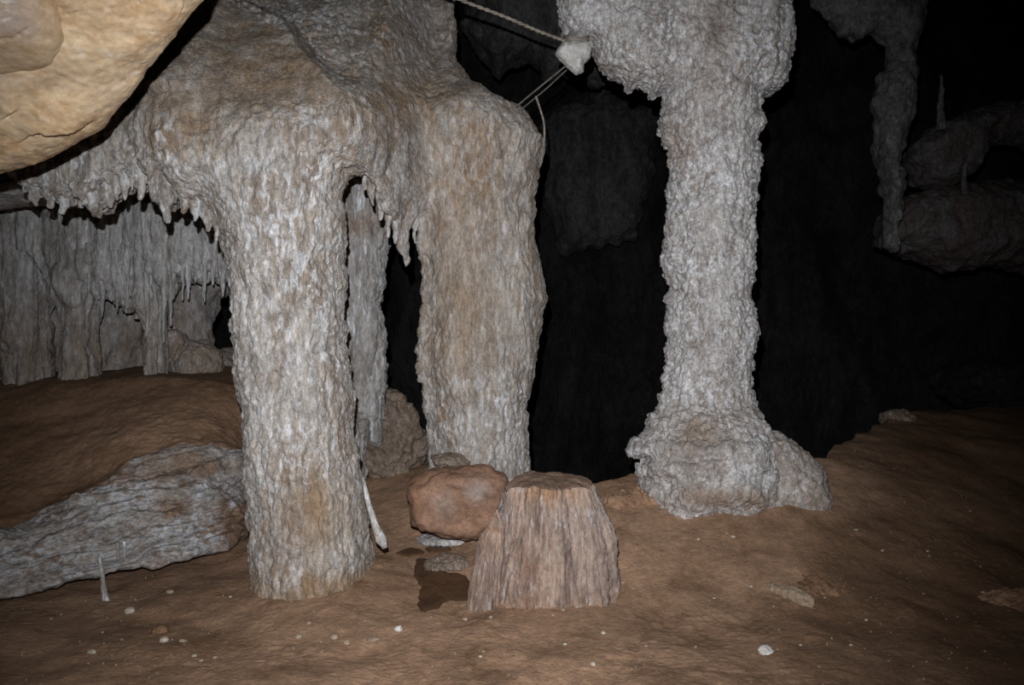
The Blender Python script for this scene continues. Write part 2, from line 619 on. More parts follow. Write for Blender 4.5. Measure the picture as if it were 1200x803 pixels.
for q in ((-3, 1.6, 0), (0, 1.6, 0), (3, 1.6, 0.05), (-3, 3, 0), (-1.5, 3, 0), (0, 3, 0), (1.5, 3, 0.0), (3, 3, 0.08), (-2.6, 4, 0), (-1.6, 4.2, 0), (-1.75, 4.7, 0.02),
          (-3.4, 5, 0), (-2.0, 5.4, 0.05), (-1.2, 5.0, 0.1), (-1.2, 6.4, 0.3), (-3, 6.6, 0.2), (0.2, 6.5, 0.45), (2, 6.5, 0.6), (4, 9, .8), (0, 9, .5), (-3, 9, .3), (6, 5, .3), (6, 8, .8)):
    CP.append(np.array(q, float))
CP = np.array(CP)


def _phi(d2):
    return np.sqrt(d2 + 0.10)


_A = _phi(((CP[:, None, :2] - CP[None, :, :2]) ** 2).sum(2)) + np.eye(len(CP)) * -0.03
_W = np.linalg.solve(np.block([[_A, np.ones((len(CP), 1))], [np.ones((1, len(CP))), np.zeros((1, 1))]]), np.append(CP[:, 2], 0))
CREST = np.array([(-4, 7.6), (-0.9, 7.2), (-0.5, 6.0), (-0.2, 5.5), (0.25, 5.12), (0.6, 5.02), (0.95, 5.1), (1.9, 5.2), (2.15, 5.3), (2.35, 5.65), (2.75, 6.1), (3.3, 6.75), (4.4, 7.25), (9, 7.8)])


def floor_z(x, y, fine=True):
    x, y = np.asarray(x, float), np.asarray(y, float)
    sh = x.shape
    x, y = x.ravel(), y.ravel()
    z = _phi((x[:, None] - CP[None, :, 0]) ** 2 + (y[:, None] - CP[None, :, 1]) ** 2) @ _W[:-1] + _W[-1]
    q = np.stack([x, y, np.zeros(len(x))], 1)
    yc = np.interp(x, CREST[:, 0], CREST[:, 1]) + 0.05 * fbm(q * 5, 3, 60)
    z = z - 2.6 * sstep(0.0, 1.8, y - yc) - 0.35 * sstep(0, 0.22, y - yc)
    z = z + 0.035 * fbm(q * 1.6, 3, 40) + 0.004 * fbm(q * 7, 2, 43)
    z = z + 0.07 * np.exp(-((x + 1.05) ** 2 + (y - 4.1) ** 2) / .22) + .03 * np.exp(-((x - .3) ** 2 + (y - 3.9) ** 2) / .2)
    if fine:
        z = z + 0.0030 * fbm(q * 34, 3, 46) * (.4 + sstep(-.2, .5, perlin(q * 3, 48))) + 0.008 * np.clip(fbm(q * 11, 2, 49) - 0.25, 0, 1)
    return z.reshape(sh)


def floor_hit(u, v):
    """where the sight line through photo pixel (u, v) meets the floor"""
    Y = np.linspace(2.2, 9, 1700)
    z = floor_z((u - 600) / FPX * Y, Y, False)
    line = CAM_Z - (v - 401.5) / FPX * Y
    k = int(np.argmax(line < z))
    return np.array([(u - 600) / FPX * Y[k], Y[k], z[k]])


ry = np.concatenate([np.geomspace(1.7, 5.6, 430), np.linspace(5.62, 9.6, 130)])
cx = np.concatenate([np.linspace(-5, -3.02, 40), np.linspace(-3, 3.6, 700), np.linspace(3.63, 7.5, 80)])
GX, GY = np.meshgrid(cx, ry, indexing='ij')
GZ = np.concatenate([floor_z(GX[i:i + 60], GY[i:i + 60]) for i in range(0, len(cx), 60)])
V = np.stack([GX.ravel(), GY.ravel(), GZ.ravel()], 1)
nr = len(ry)
I = (np.arange(len(cx) - 1)[:, None] * nr + np.arange(nr - 1)[None, :]).ravel()
F = np.stack([I, I + nr, I + nr + 1, I + 1], 1)
fw = np.clip(0.8 * blob(V, [(850, 590, 150, 22, 1), (300, 715, 60, 14, .8), (400, 735, 90, 20, .5), (560, 725, 80, 14, .4)]), 0, 1)
_fu, _fv = to_uv(V)
fs = np.clip(sstep(1010, 930, _fu + 45 * fbm(V * 2.2, 3, 66) + 60 * sstep(640, 760, _fv)) * .9 + sstep(620, 590, _fv) * sstep(1080, 980, _fu) * .9 + sstep(720, 790, _fv) * .35 - .25 * sstep(320, 120, _fu) + .25 * fbm(V * 1.5, 2, 67), 0, 1)
structure(mesh_obj('floor', V, F, M_EARTH, attrs={'white': fw, 'stain': fs}))

# ------------------------------------------------------------------ cave shell
def sheet(name, grid, mat, amp, sc, seed, stretch=(1, 1, 1), attrs=None):
    nx, ny = grid.shape[:2]
    V = grid.reshape(-1, 3).copy()
    I = (np.arange(nx - 1)[:, None] * ny + np.arange(ny - 1)[None, :]).ravel()
    F = np.stack([I, I + ny, I + ny + 1, I + 1], 1)
    n = vnormals(V, F)
    q = V * np.array(stretch)
    V = V + n * (amp * (fbm(q * sc, 4, seed) + 0.35 * ridged(q * sc * 2.7, 3, seed + 7)))[:, None]
    return structure(mesh_obj(name, V, F, mat, attrs={'white': np.clip(0.5 + fbm(V * 0.8, 2, seed + 2), 0, 1), 'stain': np.zeros(len(V))}))


a = np.linspace(-1, 1, 260)
zz = np.linspace(-4.0, 7.4, 220)
A, Z = np.meshgrid(a, zz, indexing='ij')
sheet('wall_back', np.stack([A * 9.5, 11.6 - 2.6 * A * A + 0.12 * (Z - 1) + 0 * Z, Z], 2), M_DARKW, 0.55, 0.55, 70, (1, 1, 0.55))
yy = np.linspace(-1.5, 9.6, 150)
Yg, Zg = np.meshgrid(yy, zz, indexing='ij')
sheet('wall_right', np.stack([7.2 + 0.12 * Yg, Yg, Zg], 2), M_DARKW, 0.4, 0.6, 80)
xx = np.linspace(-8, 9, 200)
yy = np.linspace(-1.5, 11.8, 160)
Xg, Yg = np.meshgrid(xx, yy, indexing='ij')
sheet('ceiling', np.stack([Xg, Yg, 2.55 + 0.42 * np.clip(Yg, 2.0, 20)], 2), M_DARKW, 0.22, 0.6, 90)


def rock_body(name, poly, Y, R, T, h, mat, label=None, cat=None, parent=None, rel=None, white=None, stain=None, base=None, group=None, **kw):
    V, F = body(poly, Y, R, T, h, **kw)
    V, n = relief(V, F, rel or crust_relief(seed=kw.get('seed', 0)))
    at = {'white': np.clip(white(V), 0, 1) if white else np.ones(len(V)) * .6, 'stain': np.clip(stain(V), 0, 1) if stain else np.zeros(len(V))}
    loc = base if base is not None else (V[:, 0].mean(), V[:, 1].mean(), V[:, 2].min())
    o = mesh_obj(name, V, F, mat, parent=parent, loc=loc, attrs=at)
    if label:
        tag(o, label, cat, group)
    return o


# wall at the left behind the hanging drapery
V, F = body([(-110, 120), (266, 120), (268, 330), (258, 350), (249, 372), (250, 412), (268, 414), (286, 440), (300, 500), (-110, 520)], 6.8, 0.35, 0.3, 0.015, edge_noise=.03, edge_scale=6, lump=.10, lump_scale=1.6, seed=3)
V, n = relief(V, F, lambda V, n: 0.05 * fbm(V * 2.2, 4, 14) + 0.05 * nodules(V, 0.30, 9) + 0.012 * fbm(V * 14, 3, 16))
structure(mesh_obj('wall_left', V, F, M_DRAPE, attrs={'white': np.full(len(V), .25), 'stain': np.clip(.45 + sstep(1.7, 1.0, V[:, 2]) * .6, 0, 1)}))

# ------------------------------------------------------------------ the great flowstone formation: canopy and two columns
def form_Y(u, v):
    return 4.12 + 0.83 * float(sstep(425, 500, u))


POLY = [(22, 208), (32, 222), (38, 219), (43, 236), (52, 229), (60, 237), (66, 231), (73, 243), (82, 234), (92, 238), (101, 234), (107, 244), (116, 252), (124, 246), (127, 232), (133, 234), (138, 222), (145, 230), (149, 214), (156, 217),
        (160, 205), (165, 226), (169, 206), (176, 197), (182, 212), (186, 214), (191, 240), (196, 256), (201, 236), (205, 214), (212, 224), (222, 240), (232, 247), (244, 252), (258, 268), (268, 300),
        (275, 340), (276, 400), (279, 440), (287, 480), (288, 520), (290, 560), (293, 620), (297, 660), (299, 720), (300, 745), (436, 745), (437, 690), (437, 640), (430, 600),
        (421, 550), (415, 500), (411, 450), (406, 400), (405, 340), (402, 260), (400, 226), (409, 205), (426, 204), (438, 214), (447, 236), (455, 250), (464, 262), (486, 262),
        (491, 300), (493, 330), (490, 400), (492, 450), (499, 500), (503, 550), (505, 640), (622, 640), (621, 560), (619, 480), (627, 440), (631, 400), (641, 352), (632, 300),
        (626, 260), (632, 200), (639, 165), (625, 141), (610, 126), (580, 111), (552, 95), (536, 75), (534, 0), (535, -170), (0, -170), (-90, -20), (-70, 120), (-20, 190)]
LINE = np.array([(150, -60), (262, 6), (320, 30), (356, 50), (375, 80), (400, 106), (425, 120), (470, 122), (520, 108), (552, 96), (620, 96)], float)


def form_y0(X, Z):
    u4 = 600 + X / 4.4 * FPX
    yb = 4.12 + 0.83 * sstep(-0.82, -0.48, X)
    # the brow leans back as it rises
    yb = yb + 0.62 * np.clip((Z - 2.28) / 0.85, 0, 2) ** 1.35 * sstep(-0.2, -0.9, X) * (1 - .55 * sstep(-1.5, -2.2, X))
    # left wing turns a little away
    yb = yb + 0.10 * sstep(-1.6, -2.7, X) - 0.12 * sstep(-1.45, -1.75, X)
    # bulge of the canopy over the column
    yb = yb - 0.10 * np.exp(-((X + 1.15) / .5) ** 2 - ((Z - 2.1) / .35) ** 2)
    # recess between the columns
    u = 600 + X / yb * FPX
    v = 401.5 - (Z - CAM_Z) / yb * FPX
    up = np.interp(u, LINE[:, 0], LINE[:, 1]) - v           # positive above the brow line
    yb = yb + 0.24 * sstep(-6 - 34 * sstep(390, 450, u), 12 + 30 * sstep(390, 450, u), up) * sstep(140, 300, u) + 0.06 * sstep(20, 110, up)
    return yb


def form_T(X, Z):
    return 0.33 + 0.08 * sstep(2.0, 2.6, Z) - 0.13 * sstep(-1.5, -1.9, X)


def form_R(X, Z):
    return 0.30 + 0.10 * sstep(2.1, 2.7, Z) - 0.24 * sstep(-1.5, -1.8, X)


V, F = body(POLY, form_Y, form_R, form_T, 0.0080, y0=form_y0, edge_noise=0.016, edge_scale=8, lump=0.03, lump_scale=3, seed=1)


def brow(V):
    u, v = to_uv(V)
    up = np.interp(u, LINE[:, 0], LINE[:, 1]) - v
    return sstep(8, -4, up) * sstep(150, 105, v + 0.05 * (u - 300) + 30 * fbm(V * 5, 2, 77)) * sstep(480, 400, u) * 0.85 + 0.45 * sstep(470, 520, u) * sstep(470, 380, v)


_cr = crust_relief(1.0, 0.008, 1, smooth=brow)


def form_relief(V, n):
    u, v = to_uv(V)
    d = _cr(V, n)
    # vertical folds of the drapery between the columns and on the lower canopy
    z = np.exp(-((u - 445) / 55) ** 2 - ((v - 190) / 80) ** 2)
    d = d + 0.030 * z * ridged(V * np.array([9, 9, 1.2]), 2, 91)
    d = d + 0.012 * ridged(V * np.array([6, 6, .5]), 2, 93) * sstep(60, 160, v) * (1 - .6 * z)
    # wavy rolls on the middle column
    m = sstep(490, 520, u) * sstep(90, 130, v) * sstep(330, 240, v)
    d = d + 0.022 * m * fbm(V * np.array([7, 7, 5]), 3, 95)
    # crack above the left wing
    cu, cv = np.array([148, 160, 166, 176, 185, 196]), np.array([122, 110, 101, 106, 103, 101])
    k = (u > 146) & (u < 198) & (n[:, 1] < 0)
    d = d - 0.05 * k * np.exp(-((v - np.interp(u, cu, cv)) / 2.6) ** 2)
    # a ragged white ledge above that crack
    d = d + 0.04 * np.exp(-((u - 185) / 32) ** 2) * sstep(106, 98, v) * sstep(60, 85, v)
    return d - 0.012


V, n = relief(V, F, form_relief)
u, v = to_uv(V)
wq = fbm(V * 3, 3, 120)
white = 0.55 + 0.35 * wq
white = white + blob(V, [(350, 300, 90, 120, .35), (350, 520, 50, 70, .3), (100, 215, 110, 40, .35), (200, 70, 40, 30, .8), (193, 150, 10, 55, .9), (500, 60, 60, 90, .1),
                         (590, 260, 50, 130, .25), (590, 450, 60, 100, .35), (330, 20, 70, 30, .5)])
up = np.interp(u, LINE[:, 0], LINE[:, 1]) - v
white = white + 1.2 * np.exp(-((up - 7) / 9) ** 2) * sstep(345, 365, u) * sstep(440, 400, u)
white = white * (1 - 0.85 * brow(V)) - blob(V, [(370, 590, 45, 45, .6), (550, 330, 34, 130, .35), (470, 110, 60, 60, .4), (230, 140, 80, 25, .5)])
stain = blob(V, [(320, 85, 110, 55, .95), (215, 150, 60, 35, .9), (370, 600, 50, 60, 1.0), (545, 200, 45, 100, .85), (540, 370, 38, 110, .8), (445, 45, 30, 50, .9),
                 (480, 120, 90, 40, .9), (350, 690, 90, 25, .8), (400, 240, 40, 60, .3)]) + 0.25 * (wq + .3) + 0.6 * sstep(.22, .05, V[:, 2])
white = white - .7 * sstep(.20, .06, V[:, 2] + .05 * wq)
stain = np.maximum(stain, brow(V) * .8)
att = {'white': np.clip(white, 0, 1), 'stain': np.clip(stain, 0, 1)}
FORM = empty('flowstone_formation', (-1.0, 4.12, 0.0), 'massive crusted flowstone canopy standing on two thick columns with an arch between', 'rock formation')
fc = V[F].mean(1)
fu, fv = to_uv(fc)
wob = 14 * fbm(fc * 6, 2, 140)
in_left = (fv > 262 + wob) & (fu < 458) | (fc[:, 2] < 1.9) & (fc[:, 0] < -0.72)
in_mid = (fv > 262 + wob) & (fu >= 458) | (fc[:, 2] < 2.05) & (fc[:, 0] >= -0.72) & (fv > 250 + wob)
in_mid &= ~in_left
parts = {}
for nm, mk, lb in (('canopy', ~(in_left | in_mid), 'brown-browed canopy with a pale fringed edge'), ('column', in_left, 'pale crusted column with a brown patch near its foot'), ('column', in_mid, 'tan column with rolled upper bulge')):
    us, ff = sub(V, F, mk)
    o = mesh_obj(nm, V[us], ff, M_FORM, parent=FORM, attrs={k: x[us] for k, x in att.items()}, normals=n[us])
    o['label'] = lb
    parts.setdefault(nm, o)


def hang(parent, u, v0, v1, w, Y, mat, seed, name='stalactite', du=0, white=.9, stain=0., nod=.5, tip=0.004):
    """a dripstone child: hangs from (u, v0) to (u+du, v1), w pixels wide at the root"""
    V, F = stalactite(P(u, v0, Y), P(u + du, v1, Y), w / 2 / FPX * Y, tip, seed, nod)
    return mesh_obj(name, V, F, mat, parent=parent, attrs={'white': np.full(len(V), white), 'stain': np.full(len(V), stain)})


FRINGE = [(30, 198, 222, 18), (44, 205, 240, 22), (58, 214, 239, 18), (73, 212, 246, 22), (86, 215, 240, 16), (98, 216, 243, 16), (115, 214, 255, 30), (128, 212, 240, 16),
          (138, 206, 233, 12), (147, 200, 233, 12), (155, 196, 221, 9), (164, 190, 232, 12), (172, 188, 212, 9), (184, 186, 224, 16), (196, 186, 258, 28), (205, 205, 236, 14), (216, 222, 250, 14),
          (228, 236, 258, 12), (243, 240, 268, 14), (253, 250, 280, 12)]
for k, (fu_, v0, v1, w) in enumerate(FRINGE):
    pw = P(fu_, v0, 4.1)
    yb = float(form_y0(np.array([pw[0]]), np.array([pw[2]]))[0]) - 0.10
    hang(parts['canopy'], fu_, v0, v1 + 2, w * 1.2, yb, M_FORM, 200 + k)
for k, (fu_, v0, v1, w, Y) in enumerate([(428, 195, 222, 10, 4.25), (437, 205, 241, 12, 4.3), (446, 220, 258, 12, 4.35), (455, 235, 278, 14, 4.42), (475, 225, 314, 30, 4.6), (464, 245, 285, 14, 4.5), (486, 240, 285, 12, 4.72)]):
    hang(parts['canopy'], fu_, v0, v1, w, Y - .05, M_FORM, 240 + k, white=.6)
# a pale drip leaning off the foot of the left column
Vt, Ft = tube([P(425, 560, 4.02), P(431, 590, 3.99), P(439, 615, 3.97), P(447, 632, 3.95), P(451, 643, 3.94)], [0.012, 0.014, 0.016, 0.024, 0.014], 14)
Vt = Vt + vnormals(Vt, Ft) * (0.01 * fbm(Vt * 30, 2, 7))[:, None]
o = mesh_obj('drip_root', Vt, Ft, M_FORM, parent=parts['column'], attrs={'white': np.full(len(Vt), 1.0), 'stain': np.zeros(len(Vt))})
o['label'] = 'white club-shaped drip leaning off the column foot'

# ------------------------------------------------------------------ grey column behind the arch
_rel_b = crust_relief(0.9, 0.02, 30)
rock_body('limestone_column', [(395, 150), (452, 150), (458, 230), (456, 262), (452, 290), (451, 330), (444, 362), (452, 395), (454, 440), (450, 470), (444, 520), (436, 520), (432, 495), (428, 540), (424, 620),
                               (418, 640), (404, 640), (400, 560), (396, 400)], 5.55, 0.17, 0.17, 0.011, M_DRAPE,
          'slim grey crusted column seen through the arch behind the thick pale column', 'rock column', rel=_rel_b, white=lambda V: .9 + .4 * fbm(V * 4, 2, 33) - blob(V, [(430, 265, 40, 14, .6)]),
          stain=lambda V: blob(V, [(425, 264, 40, 14, 1.0)]) + .15, edge_noise=.02, seed=12)

# ------------------------------------------------------------------ right-hand column
PIL = empty('crusted_column', (1.27, 5.0, 0.35), 'free-standing whitish popcorn-crusted column with flared foot and ragged winged top', 'rock column')
POLY2 = [(655, -140), (655, 15), (664, 45), (690, 54), (699, 66), (708, 82), (735, 103), (755, 100), (765, 113), (780, 106), (779, 125), (773, 148), (778, 164), (784, 200), (783, 260), (779, 300),
         (783, 340), (782, 400), (776, 460), (770, 482), (757, 508), (741, 519), (748, 533), (756, 562), (760, 610), (905, 610), (905, 560), (893, 500), (889, 484), (880, 466), (880, 440), (885, 390), (878, 350),
         (883, 280), (886, 200), (890, 140), (888, 113), (893, 109), (906, 110), (919, 92), (925, 58), (920, 18), (923, -140)]


def pil_R(X, Z):
    side = sstep(0.24, 0.34, np.abs(X - 1.27))
    return 0.29 - 0.19 * side * sstep(2.4, 2.6, Z) + 0.1 * sstep(0.95, 0.7, Z)


def pil_T(X, Z):
    side = sstep(0.30, 0.36, np.abs(X - 1.27))
    return 0.29 + 0.07 * sstep(2.65, 2.85, Z) - 0.12 * side * sstep(2.4, 2.6, Z) + 0.16 * sstep(0.95, 0.7, Z)


def pil_rel(V, n):
    st = V * np.array([1, 1, .35])
    d = 0.016 * fbm(V * 3.2, 3, 51) + 0.012 * fbm(st * 18, 3, 52)
    d = d + 0.013 * (nodules(V, 0.062, 53) - .5) * (0.35 + sstep(-.4, .4, perlin(V * 3.5, 57))) + 0.013 * (nodules(V, 0.028, 54) - .5) + 0.009 * fbm(V * 42, 2, 55)
    d = d + sstep(0.95, .6, V[:, 2]) * (0.03 * (nodules(V, 0.22, 56) - .3) + .03 * fbm(V * 7, 3, 50))
    # step ledges in the flared foot
    u, v = to_uv(V)
    d = d + 0.03 * sstep(515, 525, v + 5 * fbm(V * 6, 2, 58)) - 0.045 * np.exp(-((v - 538 - 5 * fbm(V * 6, 2, 59)) / 5) ** 2) * (u < 845)
    # cracks in the wing
    cu, cv = np.array([718, 728, 736, 742, 752, 765, 778, 785]), np.array([4, 12, 6, 3, 9, 14, 12, 5])
    k = (u > 716) & (u < 787) & (n[:, 1] < 0)
    d = d - 0.035 * k * np.exp(-((v - np.interp(u, cu, cv)) / 2.0) ** 2)
    return d


rock_body('shaft', POLY2, 5.0, pil_R, pil_T, 0.0085, M_PILLAR, parent=PIL, rel=pil_rel, edge_noise=.028, edge_scale=10, seed=20,
          y0=lambda X, Z: 5.0 + 0.10 * sstep(0.32, 0.7, np.abs(X - 1.27)) * sstep(2.4, 2.6, Z) - 0.10 * sstep(0.95, .6, Z),
          white=lambda V: .62 + .5 * fbm(V * 3, 3, 61) + blob(V, [(890, 60, 40, 60, .5), (700, 50, 60, 50, .3), (765, 105, 20, 20, .5), (800, 260, 15, 120, .3)]) - blob(V, [(830, 520, 60, 40, .6), (840, 60, 35, 60, .4), (850, 585, 60, 14, .9)]),
          stain=lambda V: blob(V, [(830, 500, 60, 30, .9), (800, 170, 25, 40, .7), (835, 70, 40, 70, .6), (720, 70, 40, 30, .5), (810, 30, 20, 40, .5), (850, 585, 80, 16, 1.2)]) + .2 * fbm(V * 4, 2, 63))


def lump_rel(V, n):
    return 0.03 * fbm(V * 4, 3, 65) + 0.02 * (nodules(V, 0.06, 66) - .5) + 0.010 * (nodules(V, 0.028, 67) - .5) + 0.006 * fbm(V * 42, 2, 68)


rock_body('foot_lump', [(872, 560), (880, 524), (893, 505), (915, 510), (938, 528), (955, 548), (967, 570), (968, 590), (940, 615), (900, 610), (880, 590)], 4.8, 0.2, 0.24, 0.009, M_PILLAR, parent=PIL,
          rel=lump_rel, edge_noise=.012, seed=25, white=lambda V: .25 + .4 * fbm(V * 5, 2, 69), stain=lambda V: .65 + .3 * fbm(V * 4, 2, 70))
rock_body('hanging_knob', [(653, 58), (660, 50), (676, 52), (688, 50), (694, 58), (692, 68), (685, 74), (684, 83), (676, 87), (667, 80), (657, 72), (651, 64)], 4.86, 0.05, 0.08, 0.006, M_WHITE, parent=PIL,
          rel=lambda V, n: 0.006 * fbm(V * 14, 3, 71) + 0.005 * (nodules(V, .025, 72) - .5), edge_noise=.005, seed=26)
# neck that joins the knob to the wing behind it
Vt, Ft = tube([P(674, 60, 4.89), P(675, 51, 4.93), P(678, 42, 5.0), P(684, 30, 5.1)], [0.06, 0.05, 0.06, 0.08], 14)
mesh_obj('knob_neck', Vt + vnormals(Vt, Ft) * (0.012 * fbm(Vt * 20, 2, 73))[:, None], Ft, M_PILLAR, parent=PIL, attrs={'white': np.full(len(Vt), .8), 'stain': np.zeros(len(Vt))})

# ------------------------------------------------------------------ tan overhang close to the camera
OVER = empty('overhanging_rock', P(60, -60, 2.4), 'smooth tan rock overhanging close by with rounded lower edge and crack', 'rock')
EDGE = [(-140, 236), (-60, 214), (0, 203), (40, 194), (70, 178), (104, 148), (130, 122), (150, 100), (160, 84), (188, 56), (212, 27), (226, 10), (238, -2), (250, -40), (262, -120), (262, -260), (-140, -260)]


def over_y0(X, Z):
    return 3.0 - 0.66 * sstep(1.75, 2.75, Z)


def over_rel(V, n):
    u, v = to_uv(V)
    d = 0.022 * fbm(V * 2.5, 3, 151) + 0.006 * fbm(V * np.array([8, 8, 16]), 3, 153) + 0.0022 * fbm(V * 40, 2, 154)
    fr = n[:, 1] < 0.2
    for cu, cv, dep, wd in (([14, 28, 36, 45, 52, 75, 95, 118], [172, 163, 155, 150, 152, 149, 144, 134], .040, 2.3), ([-5, 5, 12, 20, 26], [143, 137, 132, 128, 124], .016, 1.5), ([66, 80, 92, 104], [18, 14, 10, 6], .006, 1.5),
                            ([208, 214, 218], [26, 10, -2], .006, 2.0)):
        w_ = 0.4 * (cu[-1] - cu[0])
        k = sstep(cu[0], cu[0] + w_, u) * sstep(cu[-1], cu[-1] - w_, u) * fr
        c = np.interp(u, cu, cv)
        d = d + dep * k * (sstep(c + .9, c - .9, v) * sstep(c - 46, c - 4, v) - .35 * np.exp(-((v - c - 2) / wd) ** 2))
    return d


rock_body('slab', EDGE, 2.7, 0.32, 0.27, 0.0058, M_TAN, parent=OVER, y0=over_y0, rel=over_rel, edge_noise=.008, edge_scale=5, seed=40,
          white=lambda V: .35 + .5 * fbm(V * 4, 3, 155), stain=lambda V: .25 * fbm(V * 3, 2, 156) + blob(V, [(40, 95, 40, 10, .5), (0, 90, 20, 20, .5)]))
rock_body('lobe', [(-140, 100), (-60, 96), (0, 86), (30, 80), (52, 68), (63, 54), (67, 38), (64, 10), (66, -60), (66, -200), (-140, -200)], 2.2, 0.055, 0.12, 0.006, M_TAN, parent=OVER,
          y0=lambda X, Z: over_y0(X, Z) - 0.24, rel=lambda V, n: over_rel(V + np.array([0, 0, 5]), n) * .6 - 0.008 * ((to_uv(V)[0] < 34)) * np.exp(-((to_uv(V)[1] - np.interp(to_uv(V)[0], [0, 8, 14, 22, 34], [46, 44, 45, 40, 31])) / 1.6) ** 2),
          edge_noise=.004, seed=41, white=lambda V: .15 + blob(V, [(6, 8, 14, 16, 2.0)]), stain=lambda V: blob(V, [(22, 20, 30, 32, 1.2)]))

# ------------------------------------------------------------------ drapery at the left, behind the canopy
DRAPE = empty('dripstone_drapery', P(130, 330, 5.95), 'grey pleated dripstone drapery with hanging tips on the wall above the ledge', 'rock drapery')
CURT = rock_body('curtain', [(-110, 130), (276, 130), (280, 330), (274, 345), (268, 322), (258, 330), (250, 316), (240, 326), (228, 318), (215, 335), (208, 326), (200, 350), (192, 336), (186, 385), (189, 470), (173, 470), (176, 400), (172, 372),
                      (160, 356), (150, 362), (144, 348), (138, 358), (130, 340), (120, 350), (112, 335), (106, 360), (106, 400), (116, 475), (80, 475), (78, 400), (72, 360), (60, 325), (42, 302), (50, 340), (54, 400), (52, 475), (14, 475), (4, 425), (-20, 470), (-110, 470)],
          5.95, 0.13, 0.15, 0.0095, M_DRAPE, parent=DRAPE, edge_noise=.012, lump=.06, lump_scale=2.2, seed=50,
          rel=lambda V, n: 0.05 * ridged(V * np.array([6.5, 6.5, .45]), 3, 161) + 0.026 * fbm(V * np.array([20, 20, 1.8]), 3, 163) + .006 * fbm(V * 30, 2, 164),
          white=lambda V: sstep(1.1, 1.9, V[:, 2]) * .75 + .25 * fbm(V * 3, 2, 165), stain=lambda V: sstep(1.9, 1.15, V[:, 2]) * .8 + .1)
for k, (u_, v0, v1, w, Y) in enumerate([(120, 310, 372, 10, 5.82), (137, 310, 366, 9, 5.82), (148, 310, 368, 10, 5.82), (172, 320, 394, 9, 5.8), (192, 300, 402, 8, 5.78), (200, 300, 382, 9, 5.82), (214, 290, 352, 5, 5.8), (222, 290, 340, 8, 5.84), (238, 290, 350, 8, 5.84),
                                        (229, 290, 332, 7, 5.84), (250, 290, 335, 10, 5.85), (261, 290, 348, 14, 5.85), (160, 300, 366, 10, 5.84), (130, 305, 350, 10, 5.84)] + [(104 + 8.1 * q + 3 * math.sin(q * 9.1), 285 + 12 * math.sin(q * 5.3), 342 + 20 * math.sin(q * 2.3) - .10 * max(0, 8 * q - 60), 7 + 3 * math.sin(q * 3.7), 5.80) for q in range(20)]):
    hang(CURT, u_, v0, v1, w, Y, M_DRAPE, 300 + k, nod=.25)
# pale slab edge above the drapery
rock_body('rock_shelf', [(-120, 236), (-120, 222), (0, 216), (30, 212), (60, 206), (90, 200), (90, 228), (45, 237), (0, 243), (-120, 258)], 4.95, 0.07, 0.22, 0.011, M_DRAPE, 'thin pale shelf of rock jutting above the grey drapery', 'ledge',
          rel=lambda V, n: .012 * fbm(V * np.array([4, 4, 22]), 3, 171) + .004 * fbm(V * 30, 2, 172), edge_noise=.008, seed=51, white=lambda V: np.full(len(V), .8), stain=lambda V: np.full(len(V), .15))

# ------------------------------------------------------------------ low ledge at the left
LU = np.array([-160, 0, 67, 117, 165, 213, 240, 273, 297, 340])
LIP = np.array([(735, 3.45), (694, 3.80), (682, 3.97), (668, 4.12), (661, 4.22), (654, 4.33), (646, 4.45), (636, 4.66), (618, 4.95), (600, 5.3)])       # v, Y of the lower lip
TOP = np.array([(690, 3.75), (622, 4.20), (598, 4.38), (570, 4.5), (538, 4.68), (523, 4.80), (522, 4.85), (528, 5.0), (535, 5.2), (545, 5.5)])
BACK = np.array([(462, 5.4), (450, 5.7), (446, 5.7), (442, 5.72), (440, 5.72), (442, 5.72), (444, 5.72), (448, 5.74), (452, 5.8), (470, 6.1)])
us = np.linspace(-160, 340, 420)


def lerp_tab(tab):
    vv = np.interp(us, LU, tab[:, 0])
    YY = np.interp(us, LU, tab[:, 1])
    ker = np.ones(25) / 25
    vv = np.convolve(np.pad(vv, 12, mode='edge'), ker, 'valid')
    YY = np.convolve(np.pad(YY, 12, mode='edge'), ker, 'valid')
    return np.stack([(us - 600) / FPX * YY, YY, CAM_Z - (vv - 401.5) / FPX * YY], 1)


lip, top, back = lerp_tab(LIP), lerp_tab(TOP), lerp_tab(BACK)
under = lip + np.array([-0.05, 0.34, 0])
under[:, 2] = np.minimum(lip[:, 2] - 0.03, 0.06)
foot = under + np.array([0, 0.05, -0.15])
m1 = lip * .65 + top * .35 + np.array([0.015, -0.05, 0.02])
m2 = lip * .3 + top * .7 + np.array([0.01, -0.03, 0.02])
s1 = top * .6 + back * .4 + np.array([0, 0, 0.01])
end = back + np.array([0, 0.8, 0.06])
ctrl = np.stack([foot, under, lip + np.array([0, 0.05, -0.035]), lip, m1, m2, top, s1, back, end], 1)      # (n, 10, 3)
tk = np.array([0, .06, .16, .19, .32, .44, .55, .78, .95, 1.0])
ts = np.concatenate([np.linspace(0, .19, 30, endpoint=False), np.linspace(.19, .57, 150, endpoint=False), np.linspace(.57, 1, 110)])
G = np.stack([np.stack([np.interp(ts, tk, ctrl[i, :, c]) for c in range(3)], 1) for i in range(len(us))])
ker = np.ones(9) / 9
Gs = G.copy()
for c in range(3):
    pad = np.pad(G[:, :, c], ((0, 0), (4, 4)), mode='edge')
    Gs[:, :, c] = sum(pad[:, k:k + G.shape[1]] for k in range(9)) / 9
G = np.where((ts > .17)[None, :, None] & (ts < .21)[None, :, None], G, Gs)
nt_ = len(ts)
V = G.reshape(-1, 3)
I = (np.arange(len(us) - 1)[:, None] * nt_ + np.arange(nt_ - 1)[None, :]).ravel()
F = np.stack([I, I + nt_, I + nt_ + 1, I + 1], 1)
tt = np.tile(ts, len(us))
face = sstep(.15, .2, tt) * sstep(.60, .52, tt)


